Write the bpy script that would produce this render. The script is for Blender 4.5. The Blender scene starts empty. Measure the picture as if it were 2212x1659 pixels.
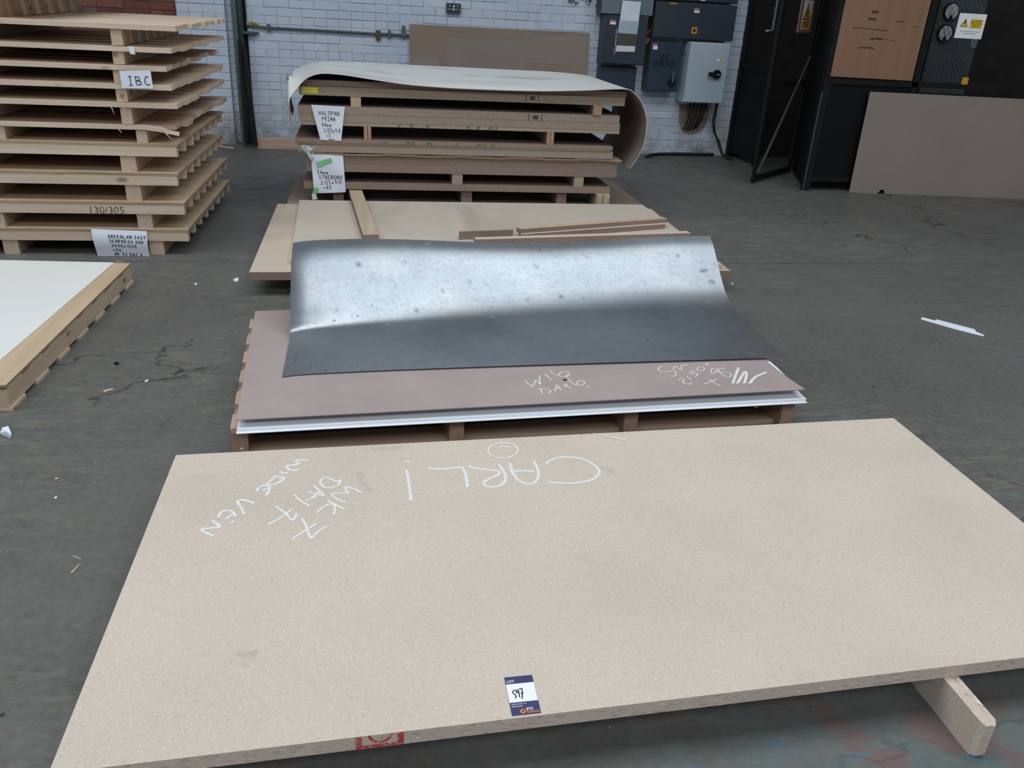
import bpy, math, random
from mathutils import Matrix, Vector
random.seed(7)
SC = bpy.context.scene
COL = SC.collection
R = math.radians

# ------------------------------------------------------------------ camera
cam_d = bpy.data.cameras.new('camera')
cam_d.sensor_fit = 'HORIZONTAL'; cam_d.sensor_width = 36.0
cam_d.lens = 36.0 * 1790.0 / 2212.0
cam_d.clip_start = 0.05; cam_d.clip_end = 200
cam = bpy.data.objects.new('camera', cam_d); COL.objects.link(cam)
cam.matrix_world = Matrix.Translation((0, 0, 1.46)) @ Matrix([[0.986034, 0.020933, -0.165226], [-0.158435, 0.423739, -0.89182], [0.051344, 0.905542, 0.421138]]).to_4x4()
SC.camera = cam

# ------------------------------------------------------------------ world, lights, exposure
W = bpy.data.worlds.new('overcast_sky'); SC.world = W; W.use_nodes = True
bg = W.node_tree.nodes['Background']
bg.inputs[0].default_value = (0.82, 0.91, 1.0, 1); bg.inputs[1].default_value = 0.30
def rooflight(name, x, y, z, sx, sy, watts, tilt=0, col=(0.90, 0.96, 1.0)):
    l = bpy.data.lights.new(name, 'AREA'); l.shape = 'RECTANGLE'; l.size = sx; l.size_y = sy
    l.energy = watts; l.color = col
    o = bpy.data.objects.new(name, l); COL.objects.link(o)
    o.location = (x, y, z); o.rotation_euler = (R(tilt), 0, 0)
    return o
ROOF_Z = 6.4
rooflight('rooflight', -.6, 2.85, ROOF_Z - .03, 13.0, 3.7, 455)
rooflight('rooflight', -.6, -4.6, ROOF_Z - .03, 13.0, 3.2, 520)
SC.view_settings.view_transform = 'Standard'
SC.view_settings.look = 'None'
SC.view_settings.exposure = 0.0
SC.view_settings.gamma = 1.0
SC.view_settings.use_curve_mapping = False

# ------------------------------------------------------------------ material helpers
def s2l(c):
    return tuple((v/255/12.92 if v/255 <= .04045 else ((v/255+.055)/1.055)**2.4) for v in c)
class NT:
    def __init__(s, name):
        s.m = bpy.data.materials.new(name); s.m.use_nodes = True
        s.t = s.m.node_tree; s.n = s.t.nodes; s.b = s.n['Principled BSDF']
        s.tc = s.n.new('ShaderNodeTexCoord'); s.oi = s.n.new('ShaderNodeObjectInfo')
        v = s.n.new('ShaderNodeVectorMath'); v.operation = 'MULTIPLY_ADD'
        s.t.links.new(s.tc.outputs['Object'], v.inputs[0]); v.inputs[1].default_value = (1, 1, 1)
        c = s.n.new('ShaderNodeVectorMath'); c.operation = 'SCALE'; c.inputs[0].default_value = (17.3, 9.1, 23.7)
        s.t.links.new(s.oi.outputs['Random'], c.inputs['Scale'])
        s.t.links.new(c.outputs[0], v.inputs[2]); s.co = v.outputs[0]
    def L(s, a, b): s.t.links.new(a, b)
    def scaled(s, sc, rot=(0, 0, 0), src=None):
        m = s.n.new('ShaderNodeMapping'); m.inputs['Scale'].default_value = sc; m.inputs['Rotation'].default_value = rot
        s.L(src or s.co, m.inputs[0]); return m.outputs[0]
    def noise(s, scale, detail=3, rough=.55, vec=None, dist=0):
        t = s.n.new('ShaderNodeTexNoise'); t.inputs['Scale'].default_value = scale
        t.inputs['Detail'].default_value = detail; t.inputs['Roughness'].default_value = rough
        t.inputs['Distortion'].default_value = dist
        s.L(vec or s.co, t.inputs['Vector']); return t.outputs['Fac']
    def voro(s, scale, vec=None, out='Distance', feat='F1'):
        t = s.n.new('ShaderNodeTexVoronoi'); t.inputs['Scale'].default_value = scale; t.feature = feat
        s.L(vec or s.co, t.inputs['Vector']); return t.outputs[out]
    def ramp(s, fac, stops):
        r = s.n.new('ShaderNodeValToRGB'); e = r.color_ramp.elements
        while len(e) < len(stops): e.new(.5)
        for el, (p, c) in zip(e, stops):
            el.position = p; el.color = tuple(c)+(1,) if len(c) == 3 else c
        s.L(fac, r.inputs[0]); return r.outputs[0]
    def mask(s, fac, a, b):
        r = s.n.new('ShaderNodeMapRange'); r.inputs[1].default_value = a; r.inputs[2].default_value = b
        s.L(fac, r.inputs[0]); return r.outputs[0]
    def mix(s, fac, a, b, mode='MIX'):
        x = s.n.new('ShaderNodeMix'); x.data_type = 'RGBA'; x.blend_type = mode
        for v, i in ((fac, 0), (a, 6), (b, 7)):
            if hasattr(v, 'links'): s.L(v, x.inputs[i])
            elif i == 0: x.inputs[0].default_value = v
            else: x.inputs[i].default_value = tuple(v)+(1,) if len(v) == 3 else v
        return x.outputs[2]
    def math(s, op, a, b=0):
        x = s.n.new('ShaderNodeMath'); x.operation = op
        for v, i in ((a, 0), (b, 1)):
            if hasattr(v, 'links'): s.L(v, x.inputs[i])
            else: x.inputs[i].default_value = v
        return x.outputs[0]
    def sep(s, vec=None):
        x = s.n.new('ShaderNodeSeparateXYZ'); s.L(vec or s.tc.outputs['Object'], x.inputs[0]); return x.outputs
    def bump(s, h, strength=.3, dist=.002):
        x = s.n.new('ShaderNodeBump'); x.inputs['Strength'].default_value = strength; x.inputs['Distance'].default_value = dist
        s.L(h, x.inputs['Height']); s.L(x.outputs[0], s.b.inputs['Normal'])
    def out(s, col, rough=.7, metal=0, spec=.5):
        if hasattr(col, 'links'): s.L(col, s.b.inputs['Base Color'])
        else: s.b.inputs['Base Color'].default_value = tuple(col)+(1,)
        if hasattr(rough, 'links'): s.L(rough, s.b.inputs['Roughness'])
        else: s.b.inputs['Roughness'].default_value = rough
        s.b.inputs['Metallic'].default_value = metal
        s.b.inputs['Specular IOR Level'].default_value = spec
        return s.m

def m_plain(name, rgb, rough=.6, metal=0, var=.12, scale=6, spec=.5):
    t = NT(name); c = s2l(rgb)
    f = t.noise(scale, 4)
    return t.out(t.mix(t.mask(f, .3, .7), [v*(1-var) for v in c], [min(1, v*(1+var)) for v in c]), rough, metal, spec)
def m_chip(name, rgb, fleck=1.0, scale=1.0, spots=True, stretch=(1, 1, 1)):
    t = NT(name); c = s2l(rgb); co = t.scaled(stretch)
    base = t.mix(t.mask(t.noise(2.2*scale, 4, vec=co), .3, .72), [v*.93 for v in c], [v*1.05 for v in c])
    fine = t.noise(210*scale, 2, .7, vec=co)
    col = t.mix(t.math('MULTIPLY', t.mask(fine, .52, .75), .55*fleck), base, [v*.55 for v in c])
    fine2 = t.noise(165*scale, 2, .7, vec=t.scaled((1.3, .8, 1), (0, 0, 1), co))
    col = t.mix(t.math('MULTIPLY', t.mask(fine2, .6, .78), .7*fleck), col, [min(1, v*1.45) for v in c])
    if spots:
        vo = t.voro(42*scale, co)
        col = t.mix(t.math('MULTIPLY', t.mask(vo, .075, .05), .6), col, [v*.4 for v in c])
    t.bump(fine, .12, .001)
    return t.out(col, .78, 0, .3)
def m_wood(name, rgb, dark=.72, axis=0, scale=1.0, knots=True, rough=.72):
    t = NT(name); c = s2l(rgb)
    st = [18, 18, 18]; st[axis] = .9
    v = t.scaled(tuple(a*scale for a in st))
    g = t.noise(2.2, 5, .62, v, .35)
    col = t.mix(t.mask(g, .32, .7), [c[0]*dark, c[1]*dark*.95, c[2]*dark*.9], [min(1, a*1.08) for a in c])
    big = t.noise(1.3, 2)
    col = t.mix(t.math('MULTIPLY', t.mask(big, .45, .75), .35), col, [c[0]*.8, c[1]*.74, c[2]*.68])
    if knots:
        ks = [7, 7, 7]; ks[axis] = 3.2
        k = t.voro(1.0, t.scaled(tuple(ks)))
        col = t.mix(t.math('MULTIPLY', t.mask(k, .13, .06), .75), col, [c[0]*.33, c[1]*.24, c[2]*.17])
    col = t.mix(t.math('MULTIPLY', t.oi.outputs['Random'], .28), col, [c[0]*.72, c[1]*.66, c[2]*.6])
    t.bump(g, .2, .001)
    return t.out(col, rough, 0, .3)

M = {}
M['chip_top'] = m_chip('chipboard_face', (206, 192, 178))
M['chip_edge'] = m_chip('chipboard_cut_edge', (204, 187, 174), 1.8, .55, False, (.5, .5, 1.6))
M['core_a'] = m_chip('door_core_light_edge', (164, 148, 132), 1.3, .5, False)
M['core_b'] = m_chip('door_core_grey_edge', (156, 141, 128), 1.3, .5, False)
M['core_c'] = m_chip('door_core_red_edge', (148, 126, 115), 1.3, .5, False)
M['core_d'] = m_chip('door_core_brown_edge', (140, 120, 110), 1.3, .5, False)
M['core_top'] = m_chip('door_core_face', (132, 112, 104), .6, .6, False)
M['ply_edge'] = m_wood('plywood_cut_edge', (186, 160, 134), .6, 0, 1.4, False)
M['ply_face'] = m_wood('plywood_face', (200, 178, 152), .9, 1, .6, False)
M['pine'] = m_wood('pale_pine_along', (214, 195, 176), .86, 0)
M['pine_y'] = m_wood('pale_pine_across', (205, 184, 163), .84, 1)
M['pine_red'] = m_wood('reddish_pine_along', (200, 173, 156), .82, 0)
M['pine_red_y'] = m_wood('reddish_pine_across', (182, 150, 130), .8, 1)
M['batten'] = m_wood('dirty_batten', (192, 176, 154), .84, 1, .7, False)
M['orange_ply'] = m_wood('orange_plywood', (146, 114, 93), .93, 2, .5, False)
M['white_lam'] = m_plain('white_laminate', (232, 233, 230), .38, 0, .03, 2)
M['white_gloss'] = m_plain('white_foil', (236, 240, 246), .3, 0, .02, 2)
M['paper'] = m_plain('white_paper', (226, 231, 244), .8, 0, .03, 9)
M['ink'] = m_plain('black_ink', (38, 40, 58), .6)
M['black'] = m_plain('black_paint', (11, 11, 12), .65, 0, .3, 5, .25)
M['cage_paint'] = m_plain('worn_black_steel', (18, 19, 20), .65, 0, .35, 7, .3)
M['cable_black'] = m_plain('black_rubber', (30, 29, 28), .6)
M['grey_box'] = m_plain('dark_grey_enamel', (50, 58, 70), .42, 0, .08, 3)
M['grey_box2'] = m_plain('blue_grey_enamel', (44, 58, 76), .42, 0, .08, 3)
M['grey_lid'] = m_plain('pale_blue_grey_enamel', (108, 122, 134), .4, 0, .08, 4)
M['box_side'] = m_plain('dusty_enamel_side', (78, 76, 74), .6, 0, .12, 5)
M['white_box'] = m_plain('pale_grey_enamel', (178, 193, 205), .4, 0, .05, 3)
M['knob'] = m_plain('black_plastic', (22, 22, 24), .35)
M['steel'] = m_plain('bare_steel', (150, 152, 155), .35, .8, .1, 20)
M['yellow'] = m_plain('yellow_print', (232, 190, 40), .6)
M['amber'] = m_plain('amber_print', (214, 150, 30), .6)
M['red'] = m_plain('red_print', (190, 52, 58), .6)
M['pink'] = m_plain('pink_print', (214, 120, 140), .6)
M['yellow_paper'] = m_plain('yellow_label', (226, 208, 74), .7)
M['green_tape'] = m_plain('green_tape', (118, 196, 130), .55)
M['green_paint'] = m_plain('green_stencil_paint', (70, 118, 62), .7)
M['navy'] = m_plain('navy_print', (58, 58, 102), .45, 0, .05)
M['orange'] = m_plain('orange_print', (236, 140, 40), .5)
M['white_print'] = m_plain('white_print', (244, 244, 246), .5, 0, .02)
M['film'] = m_plain('clear_crumpled_film', (196, 198, 198), .15, 0, .25, 30)
M['green_grey'] = m_plain('green_grey_steel', (66, 76, 76), .45, 0, .15, 6)
M['pipe'] = m_plain('grey_green_conduit', (84, 94, 94), .5, 0, .2, 12)
M['dust'] = m_plain('dusty_brown', (92, 78, 62), .9, 0, .3, 20)
M['weed'] = m_plain('dry_weed', (150, 140, 50), .8, 0, .4, 40)

def m_chalk():
    t = NT('white_chalk'); n = t.noise(260, 2, .8)
    t.L(t.mask(n, .30, .50), t.b.inputs['Alpha'])
    return t.out(s2l((236, 236, 236)), .9, 0, .1)
M['chalk'] = m_chalk()
def m_stamp():
    t = NT('red_stamp'); n = t.noise(150, 2, .8)
    t.L(t.mask(n, .32, .62), t.b.inputs['Alpha'])
    return t.out(s2l((200, 66, 66)), .8)
M['stamp_red'] = m_stamp()
def m_faint():
    t = NT('faint_black_stamp'); n = t.noise(120, 2, .8)
    t.L(t.math('MULTIPLY', t.mask(n, .3, .5), .75), t.b.inputs['Alpha'])
    return t.out(s2l((52, 44, 42)), .8)
M['stamp_black'] = m_faint()
def m_smudge():
    t = NT('grey_smudge'); n = t.noise(30, 3, .7)
    t.L(t.math('MULTIPLY', t.mask(n, .4, .75), .16), t.b.inputs['Alpha'])
    return t.out(s2l((110, 104, 100)), .9)
M['smudge'] = m_smudge()

def m_hardboard():
    t = NT('mauve_brown_hardboard'); c = s2l((166, 151, 148))
    f = t.noise(3, 4); g = t.noise(120, 3, .7)
    col = t.mix(t.mask(f, .3, .7), [v*.9 for v in c], [v*1.07 for v in c])
    col = t.mix(t.math('MULTIPLY', t.mask(g, .5, .7), .35), col, [v*.8 for v in c])
    return t.out(col, .7, 0, .3)
M['hardboard'] = m_hardboard()
def m_oldhb(name, rgb, streak):
    t = NT(name); c = s2l(rgb)
    f = t.noise(1.6, 5, .6); g = t.noise(90, 2)
    col = t.mix(t.mask(f, .33, .7), [v*(1-streak) for v in c], [v*(1+streak*.5) for v in c])
    col = t.mix(t.math('MULTIPLY', t.mask(g, .5, .75), .2), col, [v*.8 for v in c])
    return t.out(col, .7, 0, .3)
M['hb_grey'] = m_oldhb('grey_brown_hardboard', (146, 128, 116), .16)
M['hb_lean'] = m_oldhb('faded_hardboard', (146, 134, 124), .1)
M['hb_back'] = m_oldhb('brown_laminate_backing', (128, 116, 106), .1)
def m_dirtyply(name, rgb):
    t = NT(name); c = s2l(rgb)
    f = t.noise(1.1, 4, .55, t.scaled((1.6, .7, 1)), .8); g = t.noise(70, 2)
    v = t.scaled((1.2, 26, 26)); gr = t.noise(2, 4, .6, v, .2)
    col = t.mix(t.mask(f, .52, .76), [a*1.03 for a in c], [a*.62 for a in c])
    col = t.mix(t.math('MULTIPLY', t.mask(gr, .45, .7), .25), col, [c[0]*.8, c[1]*.76, c[2]*.7])
    vo = t.voro(7); col = t.mix(t.math('MULTIPLY', t.mask(vo, .04, .02), .6), col, [a*.3 for a in c])
    return t.out(col, .7, 0, .3)
M['dirty_face'] = m_dirtyply('dirty_tan_board_face', (196, 185, 172))
M['dirty_face2'] = m_dirtyply('stained_tan_board_face', (198, 184, 165))
def m_whitesheet():
    t = NT('dusty_white_sheet'); c = s2l((214, 215, 212))
    v = t.scaled((1.2, 7, 1)); f = t.noise(1.3, 4, .6, v, .6)
    col = t.mix(t.math('MULTIPLY', t.mask(f, .55, .70), .6), c, s2l((140, 122, 104)))
    f2 = t.noise(.9, 3); col = t.mix(t.math('MULTIPLY', t.mask(f2, .4, .7), .25), col, s2l((206, 203, 196)))
    return t.out(col, .42, 0, .45)
M['white_sheet'] = m_whitesheet()
def m_metal():
    t = NT('galvanised_steel_sheet')
    n1 = t.noise(1.4, 4, .6); n2 = t.noise(9, 5, .7); n3 = t.noise(60, 3, .7)
    vo = t.math('ADD', t.voro(11), t.math('MULTIPLY', t.math('SUBTRACT', n3, .5), .35))
    c = t.mix(t.mask(n1, .35, .68), s2l((142, 150, 158)), s2l((176, 181, 184)))
    spot = t.math('MULTIPLY', t.mask(vo, .24, .10), t.mask(n2, .46, .58))
    c = t.mix(t.math('MULTIPLY', spot, .42), c, s2l((92, 95, 98)))
    c = t.mix(t.math('MULTIPLY', t.mask(t.noise(2.4, 5, .65), .52, .72), .35), c, s2l((150, 140, 124)))
    dk = t.math('MULTIPLY', t.mask(t.voro(24), .2, .08), t.mask(t.noise(3.1, 4, .6), .52, .62))
    sc_ = t.noise(3, 4, .6, t.scaled((1.2, 60, 1), (0, 0, .12)))
    c = t.mix(t.math('MULTIPLY', t.mask(sc_, .66, .72), .45), c, s2l((100, 104, 108)))
    c = t.mix(t.math('MULTIPLY', t.mask(n3, .5, .75), .3), c, s2l((110, 114, 118)))
    c = t.mix(t.math('MULTIPLY', dk, .75), c, s2l((80, 80, 80)))
    r = t.math('ADD', t.math('MULTIPLY', t.mask(n3, .3, .7), .06), t.math('ADD', .33, t.math('MULTIPLY', spot, .2)))
    t.bump(t.noise(2.0, 3), .25, .004)
    return t.out(c, r, .85, .5)
M['metal'] = m_metal()
def m_floor():
    t = NT('worn_concrete'); P = t.n.new('ShaderNodeNewGeometry').outputs['Position']
    a = t.noise(.55, 5, .6, P); b = t.noise(3.2, 6, .65, t.scaled((1, 1, 1), (0, 0, .5), P), .7); c = t.noise(38, 4, .7, P)
    col = t.mix(t.mask(a, .3, .7), s2l((84, 83, 81)), s2l((106, 106, 103)))
    col = t.mix(t.math('MULTIPLY', t.mask(b, .42, .7), .6), col, s2l((72, 71, 67)))
    col = t.mix(t.math('MULTIPLY', t.mask(c, .4, .72), .45), col, s2l((118, 117, 111)))
    # directional scrapes and old paint traces
    sv = t.scaled((2.2, 9, 1), (0, 0, .55), P); s = t.noise(2.4, 6, .72, sv, .3)
    reg = t.mask(t.noise(.42, 3, .5, t.scaled((1, 1, 1), (0, 0, 0), P)), .40, .58)
    col = t.mix(t.math('MULTIPLY', t.math('MULTIPLY', t.mask(s, .50, .64), reg), .5), col, s2l((144, 131, 110)))
    s2 = t.noise(3.1, 6, .74, t.scaled((2.4, 8, 1), (0, 0, .5), P), .3)
    col = t.mix(t.math('MULTIPLY', t.math('MULTIPLY', t.mask(s2, .51, .65), reg), .45), col, s2l((98, 130, 122)))
    col = t.mix(t.math('MULTIPLY', t.mask(t.voro(13, P), .05, .02), .7), col, s2l((170, 170, 165)))
    col = t.mix(t.math('MULTIPLY', t.mask(t.voro(5.3, P), .045, .03), .8), col, s2l((24, 24, 24)))
    # cracks
    ck = t.n.new('ShaderNodeTexVoronoi'); ck.feature = 'DISTANCE_TO_EDGE'; ck.inputs['Scale'].default_value = .42
    dv = t.n.new('ShaderNodeVectorMath'); dv.operation = 'MULTIPLY_ADD'
    nz = t.n.new('ShaderNodeTexNoise'); nz.inputs['Scale'].default_value = 2.2; nz.inputs['Detail'].default_value = 6
    t.L(P, nz.inputs['Vector']); t.L(nz.outputs['Color'], dv.inputs[0]); dv.inputs[1].default_value = (.9, .9, .9); t.L(P, dv.inputs[2])
    t.L(dv.outputs[0], ck.inputs['Vector'])
    crack = t.math('MULTIPLY', t.mask(ck.outputs['Distance'], .0045, .0015), t.mask(t.noise(.8, 2, .5, P), .5, .56))
    col = t.mix(t.math('MULTIPLY', crack, .7), col, s2l((30, 30, 30)))
    # flaked floor paint in front of the nearest board
    xyz = t.sep(P)
    zone = t.math('MULTIPLY', t.mask(xyz[1], 1.45, 1.15), t.mask(xyz[0], -.1, .9))
    p1 = t.noise(5.5, 4, .6, P, .6)
    col = t.mix(t.math('MULTIPLY', zone, .4), col, s2l((88, 106, 106)))
    col = t.mix(t.math('MULTIPLY', zone, t.math('MULTIPLY', t.mask(p1, .5, .58), .5)), col, s2l((120, 76, 74)))
    p2 = t.noise(7.5, 3, .6, t.scaled((1, 1, 1), (0, 0, 1.2), P), .4)
    col = t.mix(t.math('MULTIPLY', zone, t.math('MULTIPLY', t.mask(p2, .62, .68), .45)), col, s2l((58, 106, 150)))
    t.bump(t.math('ADD', c, t.math('MULTIPLY', crack, -2)), .25, .003)
    r = t.math('ADD', .42, t.math('MULTIPLY', t.mask(b, .3, .7), .25))
    return t.out(col, r, 0, .4)
M['floor'] = m_floor()
def m_brickpaint():
    t = NT('grimy_white_painted_brick'); P = t.n.new('ShaderNodeNewGeometry').outputs['Position']
    a = t.noise(1.1, 5, .6, P); b = t.noise(24, 4, .7, P); z = t.sep(P)[2]
    c = t.mix(t.mask(a, .3, .7), s2l((194, 206, 222)), s2l((212, 221, 234)))
    c = t.mix(t.math('MULTIPLY', t.oi.outputs['Random'], .22), c, s2l((176, 180, 196)))
    low = t.math('MULTIPLY', t.mask(z, .5, .05), t.mask(t.noise(5, 5, .7, P), .36, .62))
    c = t.mix(t.math('MULTIPLY', low, .8), c, s2l((112, 98, 86)))
    c = t.mix(t.math('MULTIPLY', t.mask(b, .6, .72), .28), c, s2l((112, 108, 112)))
    dr = t.noise(3, 4, .6, t.scaled((4, 4, .5), (0, 0, 0), P))
    c = t.mix(t.math('MULTIPLY', t.mask(dr, .58, .74), .35), c, s2l((150, 136, 120)))
    t.bump(b, .5, .004)
    return t.out(c, .75, 0, .3)
M['brick_white'] = m_brickpaint()
def m_brickred():
    t = NT('old_red_brick'); r = t.oi.outputs['Random']
    c = t.ramp(r, [(0, s2l((106, 62, 54))), (.5, s2l((132, 84, 72))), (.8, s2l((128, 104, 92))), (1, s2l((92, 52, 50)))])
    b = t.noise(30, 4, .7); c = t.mix(t.math('MULTIPLY', t.mask(b, .5, .7), .4), c, s2l((84, 60, 54)))
    t.bump(b, .5, .004); return t.out(c, .85, 0, .2)
M['brick_red'] = m_brickred()
M['mortar_red'] = m_plain('dark_mortar', (84, 70, 66), .95, 0, .2, 20)
M['mortar_white'] = m_plain('painted_mortar', (176, 187, 206), .85, 0, .12, 15)
M['brown_wall'] = m_plain('shade_darkened_brick', (36, 28, 25), .9, 0, .35, 8)  # brown wall, its colour darkened to stand in for shade inside the cage
M['ceiling'] = m_plain('dark_roof_sheeting', (96, 100, 106), .8, 0, .1, 1)
M['plaster'] = m_plain('broken_plaster', (140, 128, 114), .9, 0, .25, 25)
M['dial'] = m_plain('dial_face', (176, 180, 182), .4, 0, .08, 10)

# ------------------------------------------------------------------ geometry helpers
class MB:
    def __init__(s): s.v = []; s.f = []; s.mi = []
    def add(s, vs, fs, mi=0):
        o = len(s.v); s.v += [tuple(p) for p in vs]
        for f in fs: s.f.append([i+o for i in f]); s.mi.append(mi)
        return s
    def box(s, x0, x1, y0, y1, z0, z1, mi=0, bev=0):
        return s.prism([(x0, y0), (x1, y0), (x1, y1), (x0, y1)], z0, z1, mi, mi)
    def prism(s, xy, z0, z1, mside=1, mtop=0):
        n = len(xy); vs = [(x, y, z0) for x, y in xy]+[(x, y, z1) for x, y in xy]
        s.add(vs, [[i, (i+1) % n, n+(i+1) % n, n+i] for i in range(n)], mside)
        o = len(s.v)-2*n
        s.f += [[o+n+i for i in range(n)], [o+i for i in reversed(range(n))]]; s.mi += [mtop, mtop]
        return s
    def hexa(s, p, mi=0):        # 4 lower + 4 upper points
        return s.add(p, [[3, 2, 1, 0], [4, 5, 6, 7], [0, 1, 5, 4], [1, 2, 6, 5], [2, 3, 7, 6], [3, 0, 4, 7]], mi)
    def bar(s, a, b, w, h, mi=0, up=(0, 0, 1)):   # rectangular bar from a to b
        a = Vector(a); b = Vector(b); d = (b-a).normalized(); u = Vector(up)
        if abs(d.dot(u)) > .98: u = Vector((0, 1, 0))
        r = d.cross(u).normalized(); u = r.cross(d).normalized()
        P = []
        for c in (a, b):
            P.append([c-r*w/2-u*h/2, c+r*w/2-u*h/2, c+r*w/2+u*h/2, c-r*w/2+u*h/2])
        return s.add(P[0]+P[1], [[0, 1, 2, 3], [7, 6, 5, 4], [1, 0, 4, 5], [2, 1, 5, 6], [3, 2, 6, 7], [0, 3, 7, 4]], mi)
    def tube(s, pts, r, n=10, mi=0):
        pts = [Vector(p) for p in pts]; rings = []
        for i, p in enumerate(pts):
            d = (pts[min(i+1, len(pts)-1)]-pts[max(i-1, 0)]).normalized()
            u = Vector((0, 0, 1)) if abs(d.z) < .9 else Vector((0, 1, 0))
            a = d.cross(u).normalized(); b = a.cross(d)
            rr = r[i] if isinstance(r, (list, tuple)) else r
            rings.append([p+a*rr*math.cos(2*math.pi*k/n)+b*rr*math.sin(2*math.pi*k/n) for k in range(n)])
        vs = [v for q in rings for v in q]; fs = []
        for i in range(len(pts)-1):
            for k in range(n): fs.append([i*n+k, i*n+(k+1) % n, (i+1)*n+(k+1) % n, (i+1)*n+k])
        fs += [list(reversed(range(n))), [(len(pts)-1)*n+k for k in range(n)]]
        return s.add(vs, fs, mi)
    def cyl(s, c, axis, r, h, n=20, mi=0):
        a = Vector(axis).normalized(); c = Vector(c); return s.tube([c, c+a*h], r, n, mi)
    def sheet(s, rows, th, mi=0, mback=None):     # rows of points -> thick curved sheet
        nr, nc = len(rows), len(rows[0]); P = [[Vector(p) for p in r] for r in rows]
        top, bot = [], []
        for i in range(nr):
            for j in range(nc):
                du = P[i][min(j+1, nc-1)]-P[i][max(j-1, 0)]; dv = P[min(i+1, nr-1)][j]-P[max(i-1, 0)][j]
                n = du.cross(dv); n = n.normalized() if n.length > 1e-9 else Vector((0, 0, 1))
                top.append(P[i][j]); bot.append(P[i][j]-n*th)
        o = len(s.v); N = nr*nc; mb = mi if mback is None else mback
        s.v += [tuple(p) for p in top+bot]
        for i in range(nr-1):
            for j in range(nc-1):
                a = o+i*nc+j; s.f.append([a, a+1, a+nc+1, a+nc]); s.mi.append(mi)
                s.f.append([a+N, a+N+nc, a+N+nc+1, a+N+1]); s.mi.append(mb)
        edge = [i for i in range(nc)]+[i*nc+nc-1 for i in range(1, nr)]+[(nr-1)*nc+j for j in range(nc-2, -1, -1)]+[i*nc for i in range(nr-2, 0, -1)]
        e0 = len(s.v); ne = len(edge)
        s.v += [tuple(top[k]) for k in edge]+[tuple(bot[k]) for k in edge]
        for k in range(ne):
            a, b = e0+k, e0+(k+1) % ne
            s.f.append([b, a, a+ne, b+ne]); s.mi.append(mi)
        return s
    def ribbon(s, pts, w, to3=lambda p: p, nrm=(0, 0, 1), mi=0):     # flat pen stroke on a surface
        pts = [Vector(to3(p)) for p in pts]; n = Vector(nrm)
        if len(pts) > 2:           # break the stroke at sharp corners so that it keeps its width
            parts = [[pts[0]]]
            for i in range(1, len(pts)):
                parts[-1].append(pts[i])
                if i < len(pts)-1:
                    a = (pts[i]-pts[i-1]); b = (pts[i+1]-pts[i])
                    if a.length > 1e-6 and b.length > 1e-6 and a.angle(b) > .8: parts.append([pts[i]])
            if len(parts) > 1:
                for k, q in enumerate(parts):
                    e0 = (q[0]-q[1]).normalized()*w*.3; e1 = (q[-1]-q[-2]).normalized()*w*.3
                    q = [q[0]+e0*(k > 0)]+q[1:-1]+[q[-1]+e1*(k < len(parts)-1)]
                    s.ribbon([p+n*(k*4e-5) for p in q], w, lambda p: p, nrm, mi)
                return s
        if len(pts) == 1: pts = [pts[0]-Vector((w*.4, 0, 0)), pts[0]+Vector((w*.4, 0, 0))]
        L_, R_ = [], []
        for i, p in enumerate(pts):
            d = pts[min(i+1, len(pts)-1)]-pts[max(i-1, 0)]
            q = n.cross(d); q = q.normalized()*w/2 if q.length > 1e-9 else Vector((w/2, 0, 0))
            L_.append(p+q); R_.append(p-q)
        k = len(pts); return s.add(L_+R_, [[i, k+i, k+i+1, i+1] for i in range(k-1)], mi)
    def disc(s, c, u, v, n=18, mi=0, r0=None):
        c = Vector(c); u = Vector(u); v = Vector(v)
        ring = [c+u*math.cos(2*math.pi*k/n)+v*math.sin(2*math.pi*k/n) for k in range(n)]
        if r0 is None: return s.add(ring, [list(range(n))], mi)
        inn = [c+(p-c)*r0 for p in ring]
        return s.add(ring+inn, [[k, (k+1) % n, n+(k+1) % n, n+k] for k in range(n)], mi)

def set_props(o, label=None, cat=None, group=None, kind=None):
    for k, v in (('label', label), ('category', cat), ('group', group), ('kind', kind)):
        if v: o[k] = v
    return o
def wpos(o):
    return Vector(o.location)+(wpos(o.parent) if o.parent else Vector())
def obj(name, mb, mats, parent=None, label=None, cat=None, group=None, kind=None, smooth=False, origin=None):
    """world-space shape -> one mesh object; top-level ones get their origin at the base centre"""
    if not isinstance(mats, (list, tuple)): mats = [mats]
    if parent: loc = wpos(parent)
    elif origin: loc = Vector(origin)
    else:
        xs, ys, zs = zip(*mb.v); loc = Vector(((min(xs)+max(xs))/2, (min(ys)+max(ys))/2, min(zs)))
    me = bpy.data.meshes.new(name)
    me.from_pydata([tuple(Vector(p)-loc) for p in mb.v], [], mb.f)
    for m in mats: me.materials.append(M[m])
    me.polygons.foreach_set('material_index', mb.mi)
    if smooth: me.polygons.foreach_set('use_smooth', [True]*len(mb.f))
    me.update()
    o = bpy.data.objects.new(name, me); COL.objects.link(o)
    if parent: o.parent = parent
    else: o.location = loc
    return set_props(o, label, cat, group, kind)
def root(name, loc, label, cat, group=None, kind=None):
    o = bpy.data.objects.new(name, None); COL.objects.link(o); o.location = loc
    o.empty_display_size = .1
    return set_props(o, label, cat, group, kind)
BOXES = {}
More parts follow.
